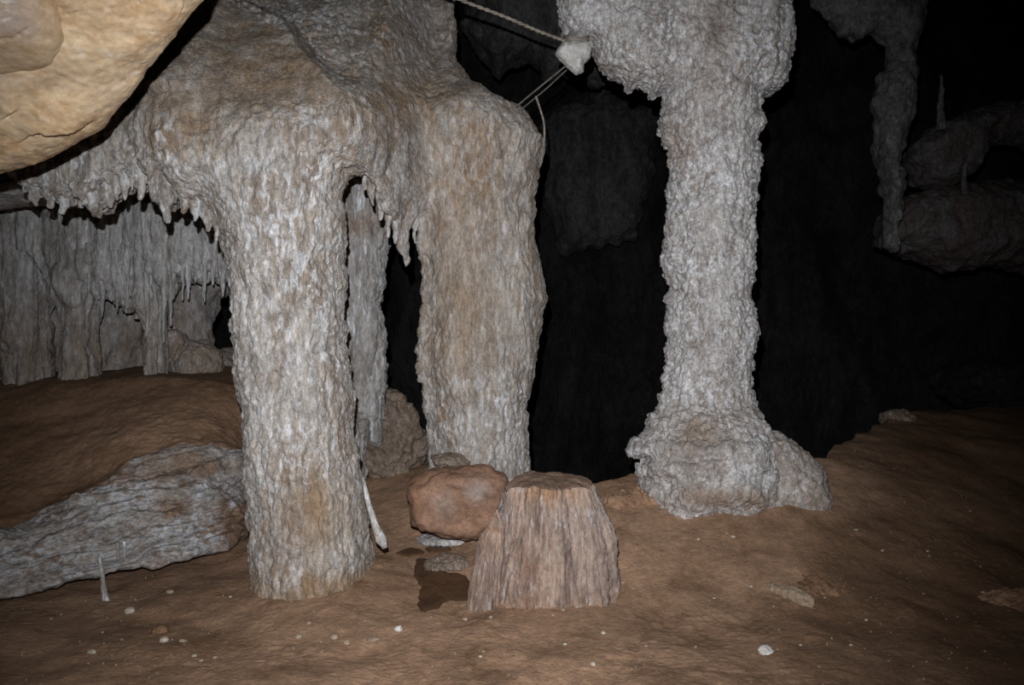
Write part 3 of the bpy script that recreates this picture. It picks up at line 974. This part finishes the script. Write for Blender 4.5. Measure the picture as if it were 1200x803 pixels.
def ledge_rel(V, n):
    q = V + 0.05 * np.stack([perlin(V * 3, 181), perlin(V * 3, 182), perlin(V * 3, 183)], 1)
    h_ = q[:, 2] - 0.16 * q[:, 0]
    strat = ridged(np.stack([q[:, 0] * 1.2, q[:, 1] * 1.2, h_ * 13], 1), 3, 184)
    d = face * (0.045 * strat + 0.04 * fbm(V * 4.5, 3, 185) + 0.010 * fbm(V * 22, 3, 186) + 0.018 * (nodules(V * np.array([.6, .6, 1.6]), .12, 187) - .4))
    u, v = to_uv(V)
    edge = np.exp(-((tt - .19) / .03) ** 2)
    d = d + 0.035 * edge * fbm(np.stack([V[:, 0] * 7, V[:, 1] * 7, V[:, 2] * 0], 1), 3, 188)
    # stepped shelf running along the face
    d = d - 0.05 * face * np.exp(-((h_ - 0.48 - 0.03 * perlin(V * 4, 189)) / .018) ** 2) * sstep(260, 220, u)
    return d + (1 - face) * (0.025 * fbm(V * 2.5, 3, 190) + .005 * fbm(V * 25, 2, 191))


V, n = relief(V, F, ledge_rel)
if n[:, 2].mean() < 0:
    F = F[:, ::-1]
    n = -n
LEDGE = empty('rock_ledge', (V[:, 0].mean(), V[:, 1].mean(), 0.0), 'low layered rock ledge with a white crusted face and brown earth on top', 'rock ledge')
u, v = to_uv(V)
wl = np.clip(.55 + .55 * fbm(V * 3.2, 3, 192) + blob(V, [(60, 650, 80, 40, .3), (215, 625, 50, 22, .7), (160, 600, 50, 40, .2), (275, 590, 9, 12, 1.5), (238, 578, 8, 8, 1.2), (120, 660, 60, 20, .3)]) - blob(V, [(283, 610, 22, 30, 1.6), (205, 590, 20, 14, 1.2), (250, 545, 60, 16, .7), (180, 555, 60, 10, .5)]), 0, 1) * face
sl = np.clip(.2 + .5 * fbm(V * 4, 3, 193) + blob(V, [(283, 610, 26, 34, 1.2), (205, 592, 24, 16, 1.0), (240, 548, 80, 14, 1.0), (170, 560, 70, 14, .8), (60, 655, 30, 12, .5)]), 0, 1)
ftt = tt[F].mean(1) + 0.02 * fbm(V[F[:, 0]] * 5, 2, 194)
for nm, mk, mt, wv, sv in (('rock_face', ftt < .55, M_LEDGE, wl, sl), ('earth_slope', ftt >= .55, M_EARTH, np.zeros(len(V)), np.clip(blob(V, [(200, 510, 120, 40, .9), (120, 545, 90, 20, .6)]), 0, 1))):
    us_, ff = sub(V, F, mk)
    LP = mesh_obj(nm, V[us_], ff, mt, parent=LEDGE, attrs={'white': wv[us_], 'stain': sv[us_]}, normals=n[us_])
    if nm == 'rock_face':
        for k, (u_, v0, v1, Y_) in enumerate(((138, 636, 657, 4.15), (146, 634, 655, 4.17))):
            hang(LP, u_, v0, v1, 5, Y_, M_DRAPE, 500 + k, nod=.15, white=1.0)
# flowstone tongues and stones where the drapery meets the ledge
for k, (u_, v_, sx, sy, sz, lb) in enumerate([(232, 428, .20, .2, .20, 'rounded grey flowstone mound beside the dark gap under the drapery'), (200, 410, .15, .15, .18, 'small brown mound under the thin dripstone tips'), (255, 465, .22, .2, .16, 'low brown mound where the ledge meets the column')]):
    c = P(u_, v_, 6.25)
    Vb, Fb = boulder(c, (sx, sy, sz), 5, 400 + k, 5, .75, .016)
    tag(mesh_obj('flowstone_mound', Vb, Fb, M_DRAPE, loc=c - np.array([0, 0, sz]), attrs={'white': np.full(len(Vb), .15), 'stain': np.full(len(Vb), .95)}), lb, 'rock mound')

# little stalagmite before the ledge
ft = floor_hit(125, 704)
Vs, Fs = stalactite(ft + np.array([0, 0, -0.03]), P(117, 652, ft[1]), .015, .006, 5, .2, 14, 24)
kk = np.clip((ft[2] + .09 - Vs[:, 2]) / .09, 0, 1)
Vs[:, 0] = ft[0] + (Vs[:, 0] - ft[0]) * (1 + 0.4 * kk)
tag(mesh_obj('stalagmite', Vs, Fs, M_DRAPE, loc=ft, attrs={'white': np.full(len(Vs), .7), 'stain': np.full(len(Vs), .2)}), 'thin pale stalagmite spike standing on the floor before the ledge', 'stalagmite')

# ------------------------------------------------------------------ stalagmite stump, boulder and stones in the middle
bs_ = floor_hit(640, 712)
STUMP = empty('stalagmite_stump', (0.155, 3.98, 0.0), 'broad broken stalagmite stump with fluted brown sides and flat top', 'stalagmite stump')


def stump_mesh():
    na, nh = 300, 170
    th = np.linspace(0, 2 * math.pi, na, endpoint=False)
    tz = np.linspace(0, 1, nh)
    A, T = np.meshgrid(th, tz, indexing='ij')
    zb, zt = -0.08, 0.590
    # half widths at foot and top
    rx = 0.335 + (0.205 - 0.335) * T ** 1.05 + 0.018 * np.sin(T * 3.1)
    ry = 0.31 + (0.20 - 0.31) * T
    cx_ = 0.19 + 0.005 * T
    # the right side is convex, the left side straight
    rx = rx + 0.045 * np.sin(np.clip(T, 0, 1) * 3.1416) * (np.cos(A) > 0) * np.cos(A)
    cs, sn = np.cos(A), np.sin(A)
    k = 1.0 / (np.abs(cs) ** 2.6 + np.abs(sn) ** 2.6) ** (1 / 2.6)
    q = np.stack([cs.ravel() * 1.0, sn.ravel() * 1.0, T.ravel() * .16], 1)
    fl_ = 0.026 * fbm(q * 6, 3, 210).reshape(A.shape) + 0.016 * ridged(q * np.array([13, 13, 6]), 2, 213).reshape(A.shape)
    q2 = np.stack([cs.ravel(), sn.ravel(), T.ravel() * 1.2], 1)
    fl_ = fl_ + 0.02 * fbm(q2 * 2.5, 3, 215).reshape(A.shape) + 0.007 * fbm(q2 * 14, 3, 216).reshape(A.shape)
    x = cx_ + (rx * k + fl_) * cs
    y = 4.0 + (ry * k + fl_) * sn
    zt_ = zt - 0.012 * np.cos(A) - 0.03 * np.clip(-cs - .55, 0, 1) * 3 + 0.012 * fbm(q * 5, 2, 218).reshape(A.shape)
    z = zb + (zt_ - zb) * T
    V = np.stack([x.ravel(), y.ravel(), z.ravel()], 1)
    i = np.arange(na)[:, None]
    j = np.arange(nh - 1)[None, :]
    i2 = (i + 1) % na
    F = np.stack([(i * nh + j).ravel(), (i2 * nh + j).ravel(), (i2 * nh + j + 1).ravel(), (i * nh + j + 1).ravel()], 1)
    rim = V[(np.arange(na) * nh + nh - 1)]
    return V, F, rim


Vs, Fs, rim = stump_mesh()
mesh_obj('fluted_side', Vs, Fs, M_STUMP, parent=STUMP, attrs={'white': np.clip(.5 + .5 * fbm(Vs * 5, 2, 220) + blob(Vs, [(672, 618, 22, 22, .8), (590, 600, 18, 40, .3)]) - blob(Vs, [(690, 660, 30, 40, .7)]), 0, 1),
                                                           'stain': np.clip(blob(Vs, [(640, 575, 40, 16, 1.0), (560, 620, 16, 60, .6), (620, 660, 30, 50, .4)]) + sstep(.14, .0, Vs[:, 2]) * .5, 0, 1)})
# flat top: rings from the rim to the middle, a little raised at the back
cen = rim.mean(0) + np.array([-.02, .05, .0])
rings = []
fr_ = np.linspace(1, 0.02, 40)
ths = np.linspace(0, 2 * math.pi, len(rim), endpoint=False)
oval = cen + np.stack([.2 * np.cos(ths), .17 * np.sin(ths), 0 * ths], 1)
for f_ in fr_:
    r_ = cen + (rim * f_ ** 3 + oval * (1 - f_ ** 3) - cen) * f_
    r_[:, 2] = cen[2] + (rim[:, 2] - cen[2]) * f_ ** 3 + 0.03 * (1 - f_) ** .8
    rings.append(r_)
Vc = np.concatenate(rings)
Vc[:, 2] += .012 * fbm(Vc * 9, 3, 230) * np.repeat(1 - fr_ ** 6, len(rim)) + .01 * np.repeat(1 - fr_ ** 12, len(rim)) 
na = len(rim)
i = np.arange(na)[None, :]
j = np.arange(len(fr_) - 1)[:, None]
Fc = np.stack([(j * na + i).ravel(), (j * na + (i + 1) % na).ravel(), ((j + 1) * na + (i + 1) % na).ravel(), ((j + 1) * na + i).ravel()], 1)
mesh_obj('flat_top', Vc, Fc, M_CAP, parent=STUMP)
# the smaller fluted ridge on its left side, hollow at the foot
na, nh = 120, 120
A, T = np.meshgrid(np.linspace(0, 2 * math.pi, na, endpoint=False), np.linspace(0, 1, nh), indexing='ij')
wr = 0.078 - 0.022 * T - 0.045 * sstep(.8, 1.0, T)
q = np.stack([np.cos(A).ravel(), np.sin(A).ravel(), T.ravel() * .3], 1)
fl_ = (.012 * fbm(q * 6, 3, 240) + .008 * fbm(np.stack([q[:, 0] * 3, q[:, 1] * 3, T.ravel() * 6], 1), 3, 242)).reshape(A.shape)
hol = 0.05 * np.exp(-((A - 1.5 * math.pi) / .55) ** 2) * sstep(.17, .08, T)
X_ = -0.150 + 0.065 * T + (wr + fl_ - .2 * hol) * np.cos(A)
Y_ = 3.77 + 0.06 * T + (wr + fl_ - hol) * np.sin(A)
Z_ = -0.06 + 0.53 * T + 0.02 * np.sin(A * 2) * T - 0.03 * (1 - np.cos(A)) * T ** 4
Vr = np.stack([X_.ravel(), Y_.ravel(), Z_.ravel()], 1)
i = np.arange(na)[:, None]
j = np.arange(nh - 1)[None, :]
Fr = np.stack([(i * nh + j).ravel(), ((i + 1) % na * nh + j).ravel(), ((i + 1) % na * nh + j + 1).ravel(), (i * nh + j + 1).ravel()], 1)
tp = len(Vr)
Vr = np.vstack([Vr, Vr[np.arange(na) * nh + nh - 1].mean(0) + np.array([0, 0, .012])])
Fr = np.vstack([Fr, np.array([[k * nh + nh - 1, (k + 1) % na * nh + nh - 1, (k + 2) % na * nh + nh - 1, tp] for k in range(0, na, 2)])])
mesh_obj('side_ridge', Vr, Fr, M_STUMP, parent=STUMP, attrs={'white': np.full(len(Vr), .45), 'stain': np.clip(.25 + sstep(.28, .46, Vr[:, 2]) * .6, 0, 1)})


def place_boulder(name, c, size, mat, label, cat, seed, white=.3, stain=.3, **kw):
    Vb, Fb = boulder(c, size, kw.pop('level', 5), seed, **kw)
    o = mesh_obj(name, Vb, Fb, mat, loc=(c[0], c[1], Vb[:, 2].min()), attrs={'white': np.full(len(Vb), white), 'stain': np.clip(stain + .5 * fbm(Vb * 3 / np.mean(size), 2, seed), 0, 1)})
    return tag(o, label, cat)


rock_body('boulder', [(479, 578), (485, 560), (503, 554), (545, 548), (572, 549), (590, 560), (600, 590), (586, 612), (560, 628), (548, 630), (512, 622), (486, 612), (481, 598)], 4.44, 0.06, 0.16, 0.008, M_RED,
          'reddish-brown blocky boulder leaning behind the fluted stump', 'boulder', rel=lambda V, n: .03 * (np.abs(perlin(V * 5, 250)) + .6 * np.abs(perlin(V * 9, 251))) + .008 * fbm(V * 16, 4, 252) - .018 * sstep(.05, .0, np.abs(V[:, 2] - .47 + .2 * (V[:, 0] + .3) - .03 * perlin(V * 4, 253)) - .002),
          edge_noise=.012, seed=60, white=lambda V: .3 + .5 * fbm(V * 5, 2, 254), stain=lambda V: blob(V, [(560, 575, 16, 14, 1.0), (520, 590, 14, 18, .7)]))
place_boulder('flat_stone', P(528, 541, 4.66), (.15, .1, .05), M_GREY, 'small flat brown stone lying on top of the reddish boulder', 'stone', 3, cuts=6, rough=.008)
h1 = floor_hit(520, 634)
place_boulder('flat_stone', h1 + np.array([0, .03, .0]), (.16, .13, .035), M_DRAPE, 'flat pale grey stone wedged under the reddish boulder', 'stone', 5, white=.5, cuts=5, rough=.008)
h2 = floor_hit(522, 664)
place_boulder('flat_stone', h2 + np.array([0.01, .0, .012]), (.13, .10, .05), M_GREY, 'rounded grey stone half standing in the wet mud patch', 'stone', 8, white=.5, cuts=5, rough=.01)
place_boulder('boulder', P(462, 512, 5.85) + np.array([0, 0, -.02]), (.30, .28, .36), M_GREY, 'dim grey-brown boulder in the gap between the two thick columns', 'boulder', 11, cuts=10, rough=.04, white=.25)
place_boulder('boulder', P(640, 585, 4.75) + np.array([-.35, .25, -.05]), (.2, .15, .16), M_GREY, 'small brown rock behind the stump at the foot of the tan column', 'boulder', 12, cuts=8, rough=.02)
h3 = floor_hit(742, 590)
place_boulder('earthy_rock', h3 + np.array([0, .08, -.03]), (.20, .16, .11), M_EARTH, 'orange-brown earthy lump beside the stump under the crusted column', 'rock', 15, cuts=7, rough=.025, stain=1.0)
h4 = floor_hit(920, 696)
Vb, Fb = boulder(h4 + np.array([.0, .0, .0]), (.17, .035, .055), 5, 21, 7, .6, .008)
c_, s_ = math.cos(-1.0), math.sin(-1.0)
dd = Vb - h4
Vb = h4 + np.stack([dd[:, 0] * c_ - dd[:, 1] * s_, dd[:, 0] * s_ + dd[:, 1] * c_, dd[:, 2]], 1)
EMB = empty('embedded_stone', h4, 'long half-buried stone with a pale worn edge sticking out of the earth', 'stone')
mesh_obj('stone', Vb, Fb, M_BEIGE, parent=EMB)
Vb, Fb = boulder(h4 + np.array([.17, .10, -.035]), (.22, .17, .075), 5, 23, 6, .7, .03)
mesh_obj('mud_cover', Vb, Fb, M_EARTH, parent=EMB, attrs={'white': np.zeros(len(Vb)), 'stain': np.full(len(Vb), .2)})
place_boulder('rock', floor_hit(1195, 716) + np.array([.06, .1, -.06]), (.22, .16, .13), M_EARTH, 'smooth tan-brown hump of rock in the dim earth floor', 'rock', 31, cuts=4, rough=.015, stain=1.0)
place_boulder('rock', floor_hit(1062, 494) + np.array([0, .12, .0]), (.16, .14, .09), M_GREY, 'small dark rock on the edge of the pit', 'rock', 32, cuts=8, rough=.02)
place_boulder('boulder', P(1175, 455, 8.2), (.75, .5, .38), M_DARKW, 'large dark boulder lying beyond the floor edge under the dim shelf', 'boulder', 33, cuts=9, rough=.06)

# wet mud patches
def wet(pts, label):
    hs = np.array([floor_hit(u, v) for u, v in pts])
    c = hs.mean(0)
    ang = np.linspace(0, 1, len(hs), endpoint=False)
    dense = []
    for x in np.linspace(0, len(hs), 120, endpoint=False):
        i_, f_ = int(x), x - int(x)
        p0, p1, p2, p3 = (hs[(i_ + k) % len(hs)] for k in (-1, 0, 1, 2))
        dense.append(.5 * (2 * p1 + (p2 - p0) * f_ + (2 * p0 - 5 * p1 + 4 * p2 - p3) * f_ ** 2 + (3 * p1 - p0 - 3 * p2 + p3) * f_ ** 3))
    dense = np.array(dense)
    dense[:, :2] += (.022 * np.stack([perlin(dense * 14, 3), perlin(dense * 14, 4)], 1))
    rr = np.linspace(1.0, 0, 14)
    R_ = []
    for k, f_ in enumerate(rr):
        r_ = c + (dense - c) * f_
        r_[:, 2] = floor_z(r_[:, 0], r_[:, 1]) + .014 * min(1, k / 2.5) - .004
        R_.append(r_)
    V = np.concatenate(R_)
    n_ = len(dense)
    i = np.arange(n_)[None, :]
    j = np.arange(len(rr) - 1)[:, None]
    F = np.stack([(j * n_ + i).ravel(), (j * n_ + (i + 1) % n_).ravel(), ((j + 1) * n_ + (i + 1) % n_).ravel(), ((j + 1) * n_ + i).ravel()], 1)
    if vnormals(V, F)[:, 2].mean() < 0:
        F = F[:, ::-1]
    return tag(mesh_obj('wet_patch', V, F, M_WET, loc=c), label, 'wet mud')


wet([(488, 655), (500, 652), (520, 668), (545, 672), (556, 690), (548, 705), (525, 706), (508, 716), (494, 718), (488, 706), (490, 690), (484, 672)], 'dark wet mud patch beside the foot of the stump')
wet([(464, 650), (476, 643), (494, 644), (497, 649), (480, 653)], 'small dark wet spot by the pale club-shaped drip')
wet([(498, 643), (515, 640), (530, 643), (522, 648), (505, 648)], 'narrow dark wet streak under the flat pale stone')

# ------------------------------------------------------------------ dim formations far at the right
_dr = lambda sd: (lambda V, n: .05 * fbm(V * 2.2, 3, sd) + .03 * (nodules(V, .16, sd + 1) - .4) + .012 * fbm(V * 12, 3, sd + 2))
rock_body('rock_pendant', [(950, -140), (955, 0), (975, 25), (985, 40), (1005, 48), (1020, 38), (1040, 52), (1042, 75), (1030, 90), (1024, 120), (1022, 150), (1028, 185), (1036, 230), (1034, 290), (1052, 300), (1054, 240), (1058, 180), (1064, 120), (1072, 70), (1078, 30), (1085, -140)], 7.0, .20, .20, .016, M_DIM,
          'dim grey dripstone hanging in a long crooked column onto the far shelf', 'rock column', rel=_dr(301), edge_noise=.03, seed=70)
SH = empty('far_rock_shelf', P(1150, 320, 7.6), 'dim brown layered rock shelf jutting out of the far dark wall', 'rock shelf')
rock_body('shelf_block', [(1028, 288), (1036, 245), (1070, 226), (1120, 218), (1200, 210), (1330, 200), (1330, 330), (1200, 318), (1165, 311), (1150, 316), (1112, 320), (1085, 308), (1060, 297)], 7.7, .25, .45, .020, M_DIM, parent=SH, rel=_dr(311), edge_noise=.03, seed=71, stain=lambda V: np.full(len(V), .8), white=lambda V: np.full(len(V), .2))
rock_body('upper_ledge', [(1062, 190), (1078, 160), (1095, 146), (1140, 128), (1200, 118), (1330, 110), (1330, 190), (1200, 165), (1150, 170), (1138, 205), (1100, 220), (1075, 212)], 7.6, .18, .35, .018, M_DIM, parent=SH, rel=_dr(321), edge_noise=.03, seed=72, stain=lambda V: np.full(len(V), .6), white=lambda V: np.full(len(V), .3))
for (u_, v0, v1, w, lb) in ((1103, 152, 88, 11, 'thin grey stalagmite standing on the far upper ledge'), (1130, 235, 150, 7, 'thin dark dripstone rod between the two far ledges')):
    a_, b_ = P(u_, v0, 7.3), P(u_, v1, 7.3)
    Vs, Fs = stalactite(a_, b_, w / 2 / FPX * 7.3, .012 if v1 > 100 else .006, u_, .2)
    tag(mesh_obj('stalagmite', Vs, Fs, M_DIM, loc=a_, attrs={'white': np.full(len(Vs), .6), 'stain': np.zeros(len(Vs))}), lb, 'stalagmite')
# dim masses seen between the columns
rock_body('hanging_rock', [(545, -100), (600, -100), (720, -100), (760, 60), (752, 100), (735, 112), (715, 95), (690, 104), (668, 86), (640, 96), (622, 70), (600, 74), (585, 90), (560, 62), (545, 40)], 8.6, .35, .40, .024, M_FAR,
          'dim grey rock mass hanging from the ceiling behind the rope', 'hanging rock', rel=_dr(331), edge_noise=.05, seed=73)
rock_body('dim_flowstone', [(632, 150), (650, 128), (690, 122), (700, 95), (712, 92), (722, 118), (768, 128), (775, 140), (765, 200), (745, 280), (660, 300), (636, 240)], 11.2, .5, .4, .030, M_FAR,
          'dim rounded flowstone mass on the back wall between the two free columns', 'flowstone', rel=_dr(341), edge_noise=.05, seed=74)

# ------------------------------------------------------------------ ropes, cable and wire
def smooth_curve(pts, n=60):
    pts = np.asarray(pts, float)
    t = np.arange(len(pts))
    tt_ = np.linspace(0, len(pts) - 1, n)
    out = []
    for x in tt_:
        i = int(min(x, len(pts) - 2))
        f = x - i
        p0, p1, p2, p3 = pts[max(i - 1, 0)], pts[i], pts[i + 1], pts[min(i + 2, len(pts) - 1)]
        out.append(.5 * (2 * p1 + (p2 - p0) * f + (2 * p0 - 5 * p1 + 4 * p2 - p3) * f * f + (3 * p1 - p0 - 3 * p2 + p3) * f ** 3))
    return np.array(out)


ROPE = empty('rope', P(672, 50, 4.52), 'pale twisted rope strung from above to the white hanging knob', 'rope')
base_line = smooth_curve([P(430, -60, 4.2), P(480, -26, 4.25), P(540, 0, 4.45), P(590, 19, 4.6), (P(630, 36, 4.72)), P(662, 48, 4.84)], 160)
tw = np.linspace(0, 90, 160)
for k in range(2):
    off = np.stack([.0035 * np.cos(tw + k * math.pi), .0035 * np.sin(tw + k * math.pi), .0035 * np.sin(tw + k * math.pi + 1.57)], 1)
    Vt, Ft = tube(base_line + off, .0065, 8)
    mesh_obj('strand', Vt, Ft, M_ROPE, parent=ROPE)
for k, (dz, tl) in enumerate(((0, .012), (.014, .02), (-.012, .0))):
    aa = np.linspace(0, 2 * math.pi, 60)
    cc = P(675, 49, 4.93)
    lp = cc + np.stack([.078 * np.cos(aa), .085 * np.sin(aa), dz + tl * np.cos(aa * 2) + .008 * np.sin(aa)], 1)
    Vt, Ft = tube(lp, .007, 8)
    mesh_obj('loop', Vt, Ft, M_ROPE, parent=ROPE)
for (pts, r_, nm, mt, lb, ct) in (
        ([P(596, 133, 4.95), P(612, 119, 4.93), P(635, 100, 4.85), P(662, 78, 4.85)], .006, 'rope', M_ROPE2, 'upper of two thin slack ropes running down from the knob to the tan column', 'rope'),
        ([P(600, 138, 4.98), P(616, 124, 4.95), P(640, 104, 4.88), P(664, 82, 4.88)], .0045, 'rope', M_ROPE2, 'lower of two thin slack ropes running down from the knob to the tan column', 'rope'),
        ([P(628, 113, 4.85), P(633, 128, 4.85), P(637, 142, 4.85), P(638, 156, 4.85), P(637, 172, 4.88)], .0065, 'wire', M_ROPE, 'short pale bent wire standing up from the shoulder of the tan column', 'wire')):
    Vt, Ft = tube(smooth_curve(pts, 50), r_, 8)
    tag(mesh_obj(nm, Vt, Ft, mt, loc=pts[0]), lb, ct)

# ------------------------------------------------------------------ pebbles and grit on the floor
pr = np.random.RandomState(5)


def pebble(u, v, wpx, mat, label, group=None, name='pebble', flat=.7):
    h = floor_hit(u, v)
    r = wpx / 2 / FPX * h[1]
    sz = (r, r * pr.uniform(.6, 1.2), r * flat * pr.uniform(.6, 1.05))
    Vb, Fb = boulder(h + np.array([0, 0, sz[2] * .55]), sz, 3, int(pr.randint(999)), 6, .6, r * .10)
    return tag(mesh_obj(name, Vb, Fb, mat, loc=h), label, 'stone', group)


pebble(897, 766, 17, M_WHITE, 'largest white chalky stone lying alone on the brown floor', flat=.75)
pebble(467, 739, 11, M_WHITE, 'white pebble on the floor before the dark wet mud patch')
pebble(438, 751, 16, M_BEIGE, 'flat beige stone chip on the floor before the thick pale column', flat=.35)
pebble(188, 742, 20, M_EARTH, 'rounded brown stone on the floor between the ledge and the thick pale column', flat=.6)
for (u, v, w) in ((905, 764, 5), (911, 762, 4), (938, 757, 4), (852, 626, 5), (859, 630, 6), (818, 633, 4), (997, 757, 4), (1087, 647, 4), (1089, 652, 4), (1137, 600, 4), (1152, 695, 5), (1003, 622, 5), (837, 702, 4), (880, 688, 5),
                  (707, 743, 6), (695, 780, 7), (563, 771, 5), (671, 706, 6), (676, 712, 5), (660, 716, 5), (648, 722, 4), (662, 756, 5), (214, 752, 9), (192, 752, 11), (152, 718, 12), (108, 766, 11), (199, 695, 10), (228, 770, 7), (236, 775, 6), (252, 772, 6),
                  (362, 732, 6), (350, 748, 9), (392, 748, 12), (406, 755, 8), (60, 726, 5), (120, 742, 4), (270, 700, 4), (742, 690, 5), (730, 684, 5), (757, 758, 4), (545, 727, 6), (575, 724, 5), (1015, 728, 4), (1034, 646, 4), (960, 782, 4)):
    where = ('beside the large white stone' if 900 <= u < 945 and 750 < v < 770 else 'on the earth before the crusted column' if u > 800 and v < 660 else 'on the dim earth around the half-buried stone' if u > 800
             else 'at the foot of the fluted stump' if 535 < u < 760 and v < 735 else 'on the bare floor in front of the stump' if u > 535 else 'on the floor between the ledge and the thick column' if u < 280 else 'on the floor before the thick pale column')
    pebble(u, v, w, M_PEB if pr.rand() < .6 else M_BEIGE, 'tiny pale pebble ' + where, 'pale pebbles ' + where)
# crumbs too many to count
VV, FF, off = [], [], 0
bv, bf = ICO[2]
bv, bf = bv[:], bf
oc_v = np.array([(1, 0, 0), (-1, 0, 0), (0, 1, 0), (0, -1, 0), (0, 0, 1), (0, 0, -1)], float)
oc_f = np.array([(0, 2, 4), (2, 1, 4), (1, 3, 4), (3, 0, 4), (2, 0, 5), (1, 2, 5), (3, 1, 5), (0, 3, 5)])
N = 2600
gx = pr.uniform(-2.6, 3.0, N)
gy = 2.6 + 3.0 * pr.rand(N) ** 1.2
clump = fbm(np.stack([gx, gy, np.zeros(N)], 1) * 1.6, 2, 350)
keep = (clump > pr.uniform(-.5, .6, N))
gx, gy = gx[keep], gy[keep]
gz = floor_z(gx, gy)
for k in range(len(gx)):
    r = .0022 + .005 * pr.rand() ** 4
    VV.append(oc_v * r * pr.uniform(.6, 1.3, (6, 3)) + np.array([gx[k], gy[k], gz[k] + r * .4]))
    FF.append(oc_f + off)
    off += 6
o = mesh_obj('grit', np.concatenate(VV), np.concatenate(FF), M_BEIGE, loc=(0, 4, 0), smooth=False)
tag(o, 'pale crumbs of grit strewn over the brown earth floor', 'grit')
o['kind'] = 'stuff'
